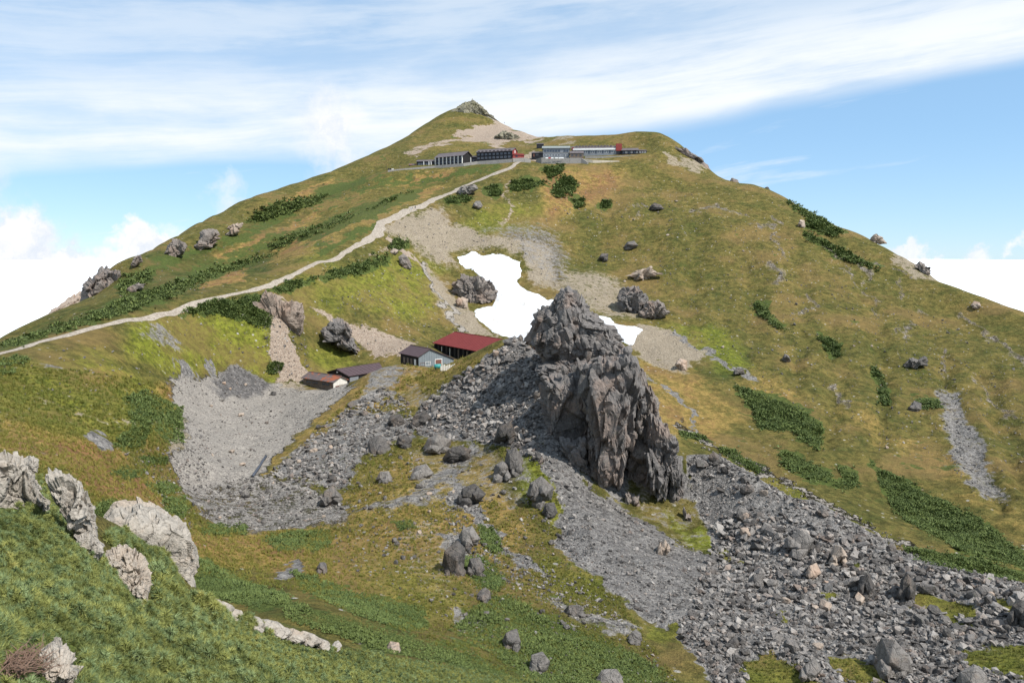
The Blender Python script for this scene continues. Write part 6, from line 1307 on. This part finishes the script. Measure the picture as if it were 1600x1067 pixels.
def retaining(name, label, pts, mat, thick=1.4):
    """wall through points (pixel x, top pixel y, distance), foot sunk into the slope"""
    P = [PT(x, y, r) for x, y, r in pts]; root = thing(name, label, 'retaining wall', tuple(P[0])); o = P[0]
    for a, b in zip(P[:-1], P[1:]):
        d = (b - a)[:2]; n_ = np.array([d[1], -d[0]]) / np.linalg.norm(d); n_ = n_ if n_[1] < 0 else -n_
        L = float(np.linalg.norm(d)); k = max(1, int(L / 5))
        for j in range(k):
            s0 = a + (b - a) * (j / k) - o; s1 = a + (b - a) * ((j + .985) / k) - o; bat = np.append(n_ * random.uniform(.5, .75), 0); back = np.append(-n_ * thick, 0); dn = np.array([0, 0, -7.0])
            V = [s0 + dn + bat * 2, s1 + dn + bat * 2, s1 + dn + back, s0 + dn + back, s0, s1, s1 + back, s0 + back]
            MB().add(V, [(0, 3, 2, 1), (4, 5, 6, 7), (0, 1, 5, 4), (1, 2, 6, 5), (2, 3, 7, 6), (3, 0, 4, 7)]).build('wall_section', mat, root)
    return root
retaining('stone_wall', 'long stepped grey stone wall carrying the left lodges', [(606, 266, 582), (645, 262.3, 582), (680, 258.9, 582), (724, 255.2, 570), (746, 252.3, 573), (800, 248.4, 566)], M['stone'])
retaining('stone_wall', 'short grey stone wall below the red annex', [(801, 247.4, 567), (819, 246.6, 570), (829, 249, 574)], M['stone'])
retaining('stone_wall', 'grey stone terrace wall in front of the blue-grey lodge', [(838, 248.5, 578), (846, 246.4, 574), (890, 247.0, 573), (908, 247.2, 573), (918, 254.0, 570)], M['stone'])
retaining('stone_wall', 'dark stone bank under the banded lodge', [(914, 244.2, 586), (950, 244.4, 586), (1001, 242.6, 588)], M['stone'])
retaining('bank_wall', 'smooth sandy bank below the banded lodge', [(912, 248.2, 577), (926, 250.2, 574), (968, 251.6, 574)], M['sandwall'])
for i, (x0, x1, mt, lb) in enumerate([(852.5, 856.5, 'white_paint', 'left white cloth hung on the terrace wall'), (857, 860.5, 'cloth_red', 'red cloth hung between white cloths on the terrace wall'), (861, 865, 'white_paint', 'white cloth hung right of the red one on the terrace wall'), (867, 872, 'white_paint', 'short white cloth hung on the terrace wall below the windows'), (873, 881, 'white_paint', 'longest white cloth at the right end of the terrace wall')]):
    A_ = PT(x0, 246.2, 571.8); B_ = PT(x1, 246.2, 571.8); d = B_ - A_; mb = MB(); n = 5
    mb.v = [tuple(A_ + d * k / n + np.array([0, .06 * math.sin(k * 2.1), 0]) + np.array([0, -.08 if zz else 0, -zz * (.8 + .05 * math.sin(k * 1.7))])) for zz in (0, 1) for k in range(n + 1)]
    mb.v += [(x, y + .05, z) for x, y, z in mb.v]; m_n = 2 * (n + 1)
    mb.f = [(k, k + 1, n + 2 + k, n + 1 + k) for k in range(n)] + [(m_n + n + 1 + k, m_n + n + 2 + k, m_n + k + 1, m_n + k) for k in range(n)]
    tag(mb.build('banner', M[mt]), lb, 'cloth')
p = PT(603.5, 266.5, 582); tag(MB().tube([tuple(p + np.array([0, 0, -1])), tuple(p + np.array([0, 0, 4.6]))], .14, 8).build('pole', M['navy']), 'thin dark pole at the far left end of the stone wall', 'pole')
t = thing('fuel_drum', 'dark drums and a white crate at the far left end of the stone wall', 'drums', tuple(PT(607, 266.4, 583)))
MB().tube([(0, 0, -.5), (0, 0, 1.4)], .6, 10).build('drum', M['navy'], t); MB().tube([(1.4, .2, -.5), (1.4, .2, 1.5)], .6, 10).build('drum', M['navy'], t); MB().box((2.4, -.4, -.3), (3.8, .5, 1.2)).build('crate', M['white_wall'], t)

# ------------------------------------------------------------------ hikers
M['jacket_dark'] = plain('dark_jacket', (.03, .035, .055), .9, .1, 4); M['jacket_white'] = plain('pale_jacket', (.55, .55, .56), .9, .1, 4); M['pack'] = plain('backpack', (.06, .07, .09), .9, .1, 4); M['skin'] = plain('skin', (.42, .27, .2), .6, .05, 4)
def person(px, py, r, label, jacket, ang, stride=.28):
    if r is None: q, rr = on_ground([px], [py]); p = q[0]
    else: p = PT(px, py, r)
    bm = bmesh.new()
    J = dict(pel=(0, 0, .95), ch=(0, .05, 1.3), nk=(0, .06, 1.48), hd=(0, .09, 1.6), top=(0, .1, 1.72), sl=(-.19, .04, 1.4), el=(-.26, .0, 1.13), wl=(-.24, .16, .92), sr=(.19, .04, 1.4), er=(.26, .08, 1.13), wr=(.24, .26, .98),
             hl=(-.1, 0, .9), kl=(-.11, stride * .6, .5), al=(-.11, stride * .5, .08), fl=(-.11, stride * .5 + .2, .03), hr=(.1, 0, .9), kr=(.11, -stride * .1, .48), ar=(.11, -stride, .1), fr=(.11, -stride + .19, .03))
    R = dict(pel=.15, ch=.17, nk=.06, hd=.1, top=.07, sl=.075, el=.05, wl=.04, sr=.075, er=.05, wr=.04, hl=.1, kl=.075, al=.05, fl=.045, hr=.1, kr=.075, ar=.05, fr=.045)
    ks = list(J); v = {k: bm.verts.new(J[k]) for k in ks}
    for a, b in (('pel', 'ch'), ('ch', 'nk'), ('nk', 'hd'), ('hd', 'top'), ('ch', 'sl'), ('sl', 'el'), ('el', 'wl'), ('ch', 'sr'), ('sr', 'er'), ('er', 'wr'), ('pel', 'hl'), ('hl', 'kl'), ('kl', 'al'), ('al', 'fl'), ('pel', 'hr'), ('hr', 'kr'), ('kr', 'ar'), ('ar', 'fr')): bm.edges.new((v[a], v[b]))
    me = bpy.data.meshes.new('person'); bm.to_mesh(me); bm.free(); me.materials.append(jacket)
    o = link('person', me); md = o.modifiers.new('skin', 'SKIN'); lay = me.skin_vertices[0] if me.skin_vertices else None
    if lay is None:
        bm = bmesh.new(); bm.from_mesh(me); bm.verts.layers.skin.verify(); bm.to_mesh(me); bm.free(); lay = me.skin_vertices[0]
    for k, dta in zip(ks, lay.data): dta.radius = (R[k], R[k])
    lay.data[0].use_root = True; o.modifiers.new('smooth', 'SUBSURF').levels = 1
    o.location = tuple(p); o.rotation_euler = (0, 0, ang); tag(o, label, 'person')
    MB().box((-.15, -.27, 1.0), (.15, -.09, 1.48)).build('backpack', M['pack'], o)
    MB().tube([(0, .1, 1.66), (0, .1, 1.70), (0, .1, 1.76)], [.17, .12, .08], 10).build('hat', M['pack'], o)
person(649, 326.6, None, 'hiker in dark clothes standing on the upper trail', M['jacket_dark'], .4)
person(644, 328.4, None, 'hiker in a pale jacket walking on the upper trail, just ahead of another', M['jacket_white'], .8)
person(641.5, 329.2, None, 'hiker in a pale jacket lowest of the three on the upper trail', M['jacket_white'], 2.2)
person(788, 193.6, 806, 'lone dark figure on the skyline right of the summit rocks', M['jacket_dark'], 1.2)
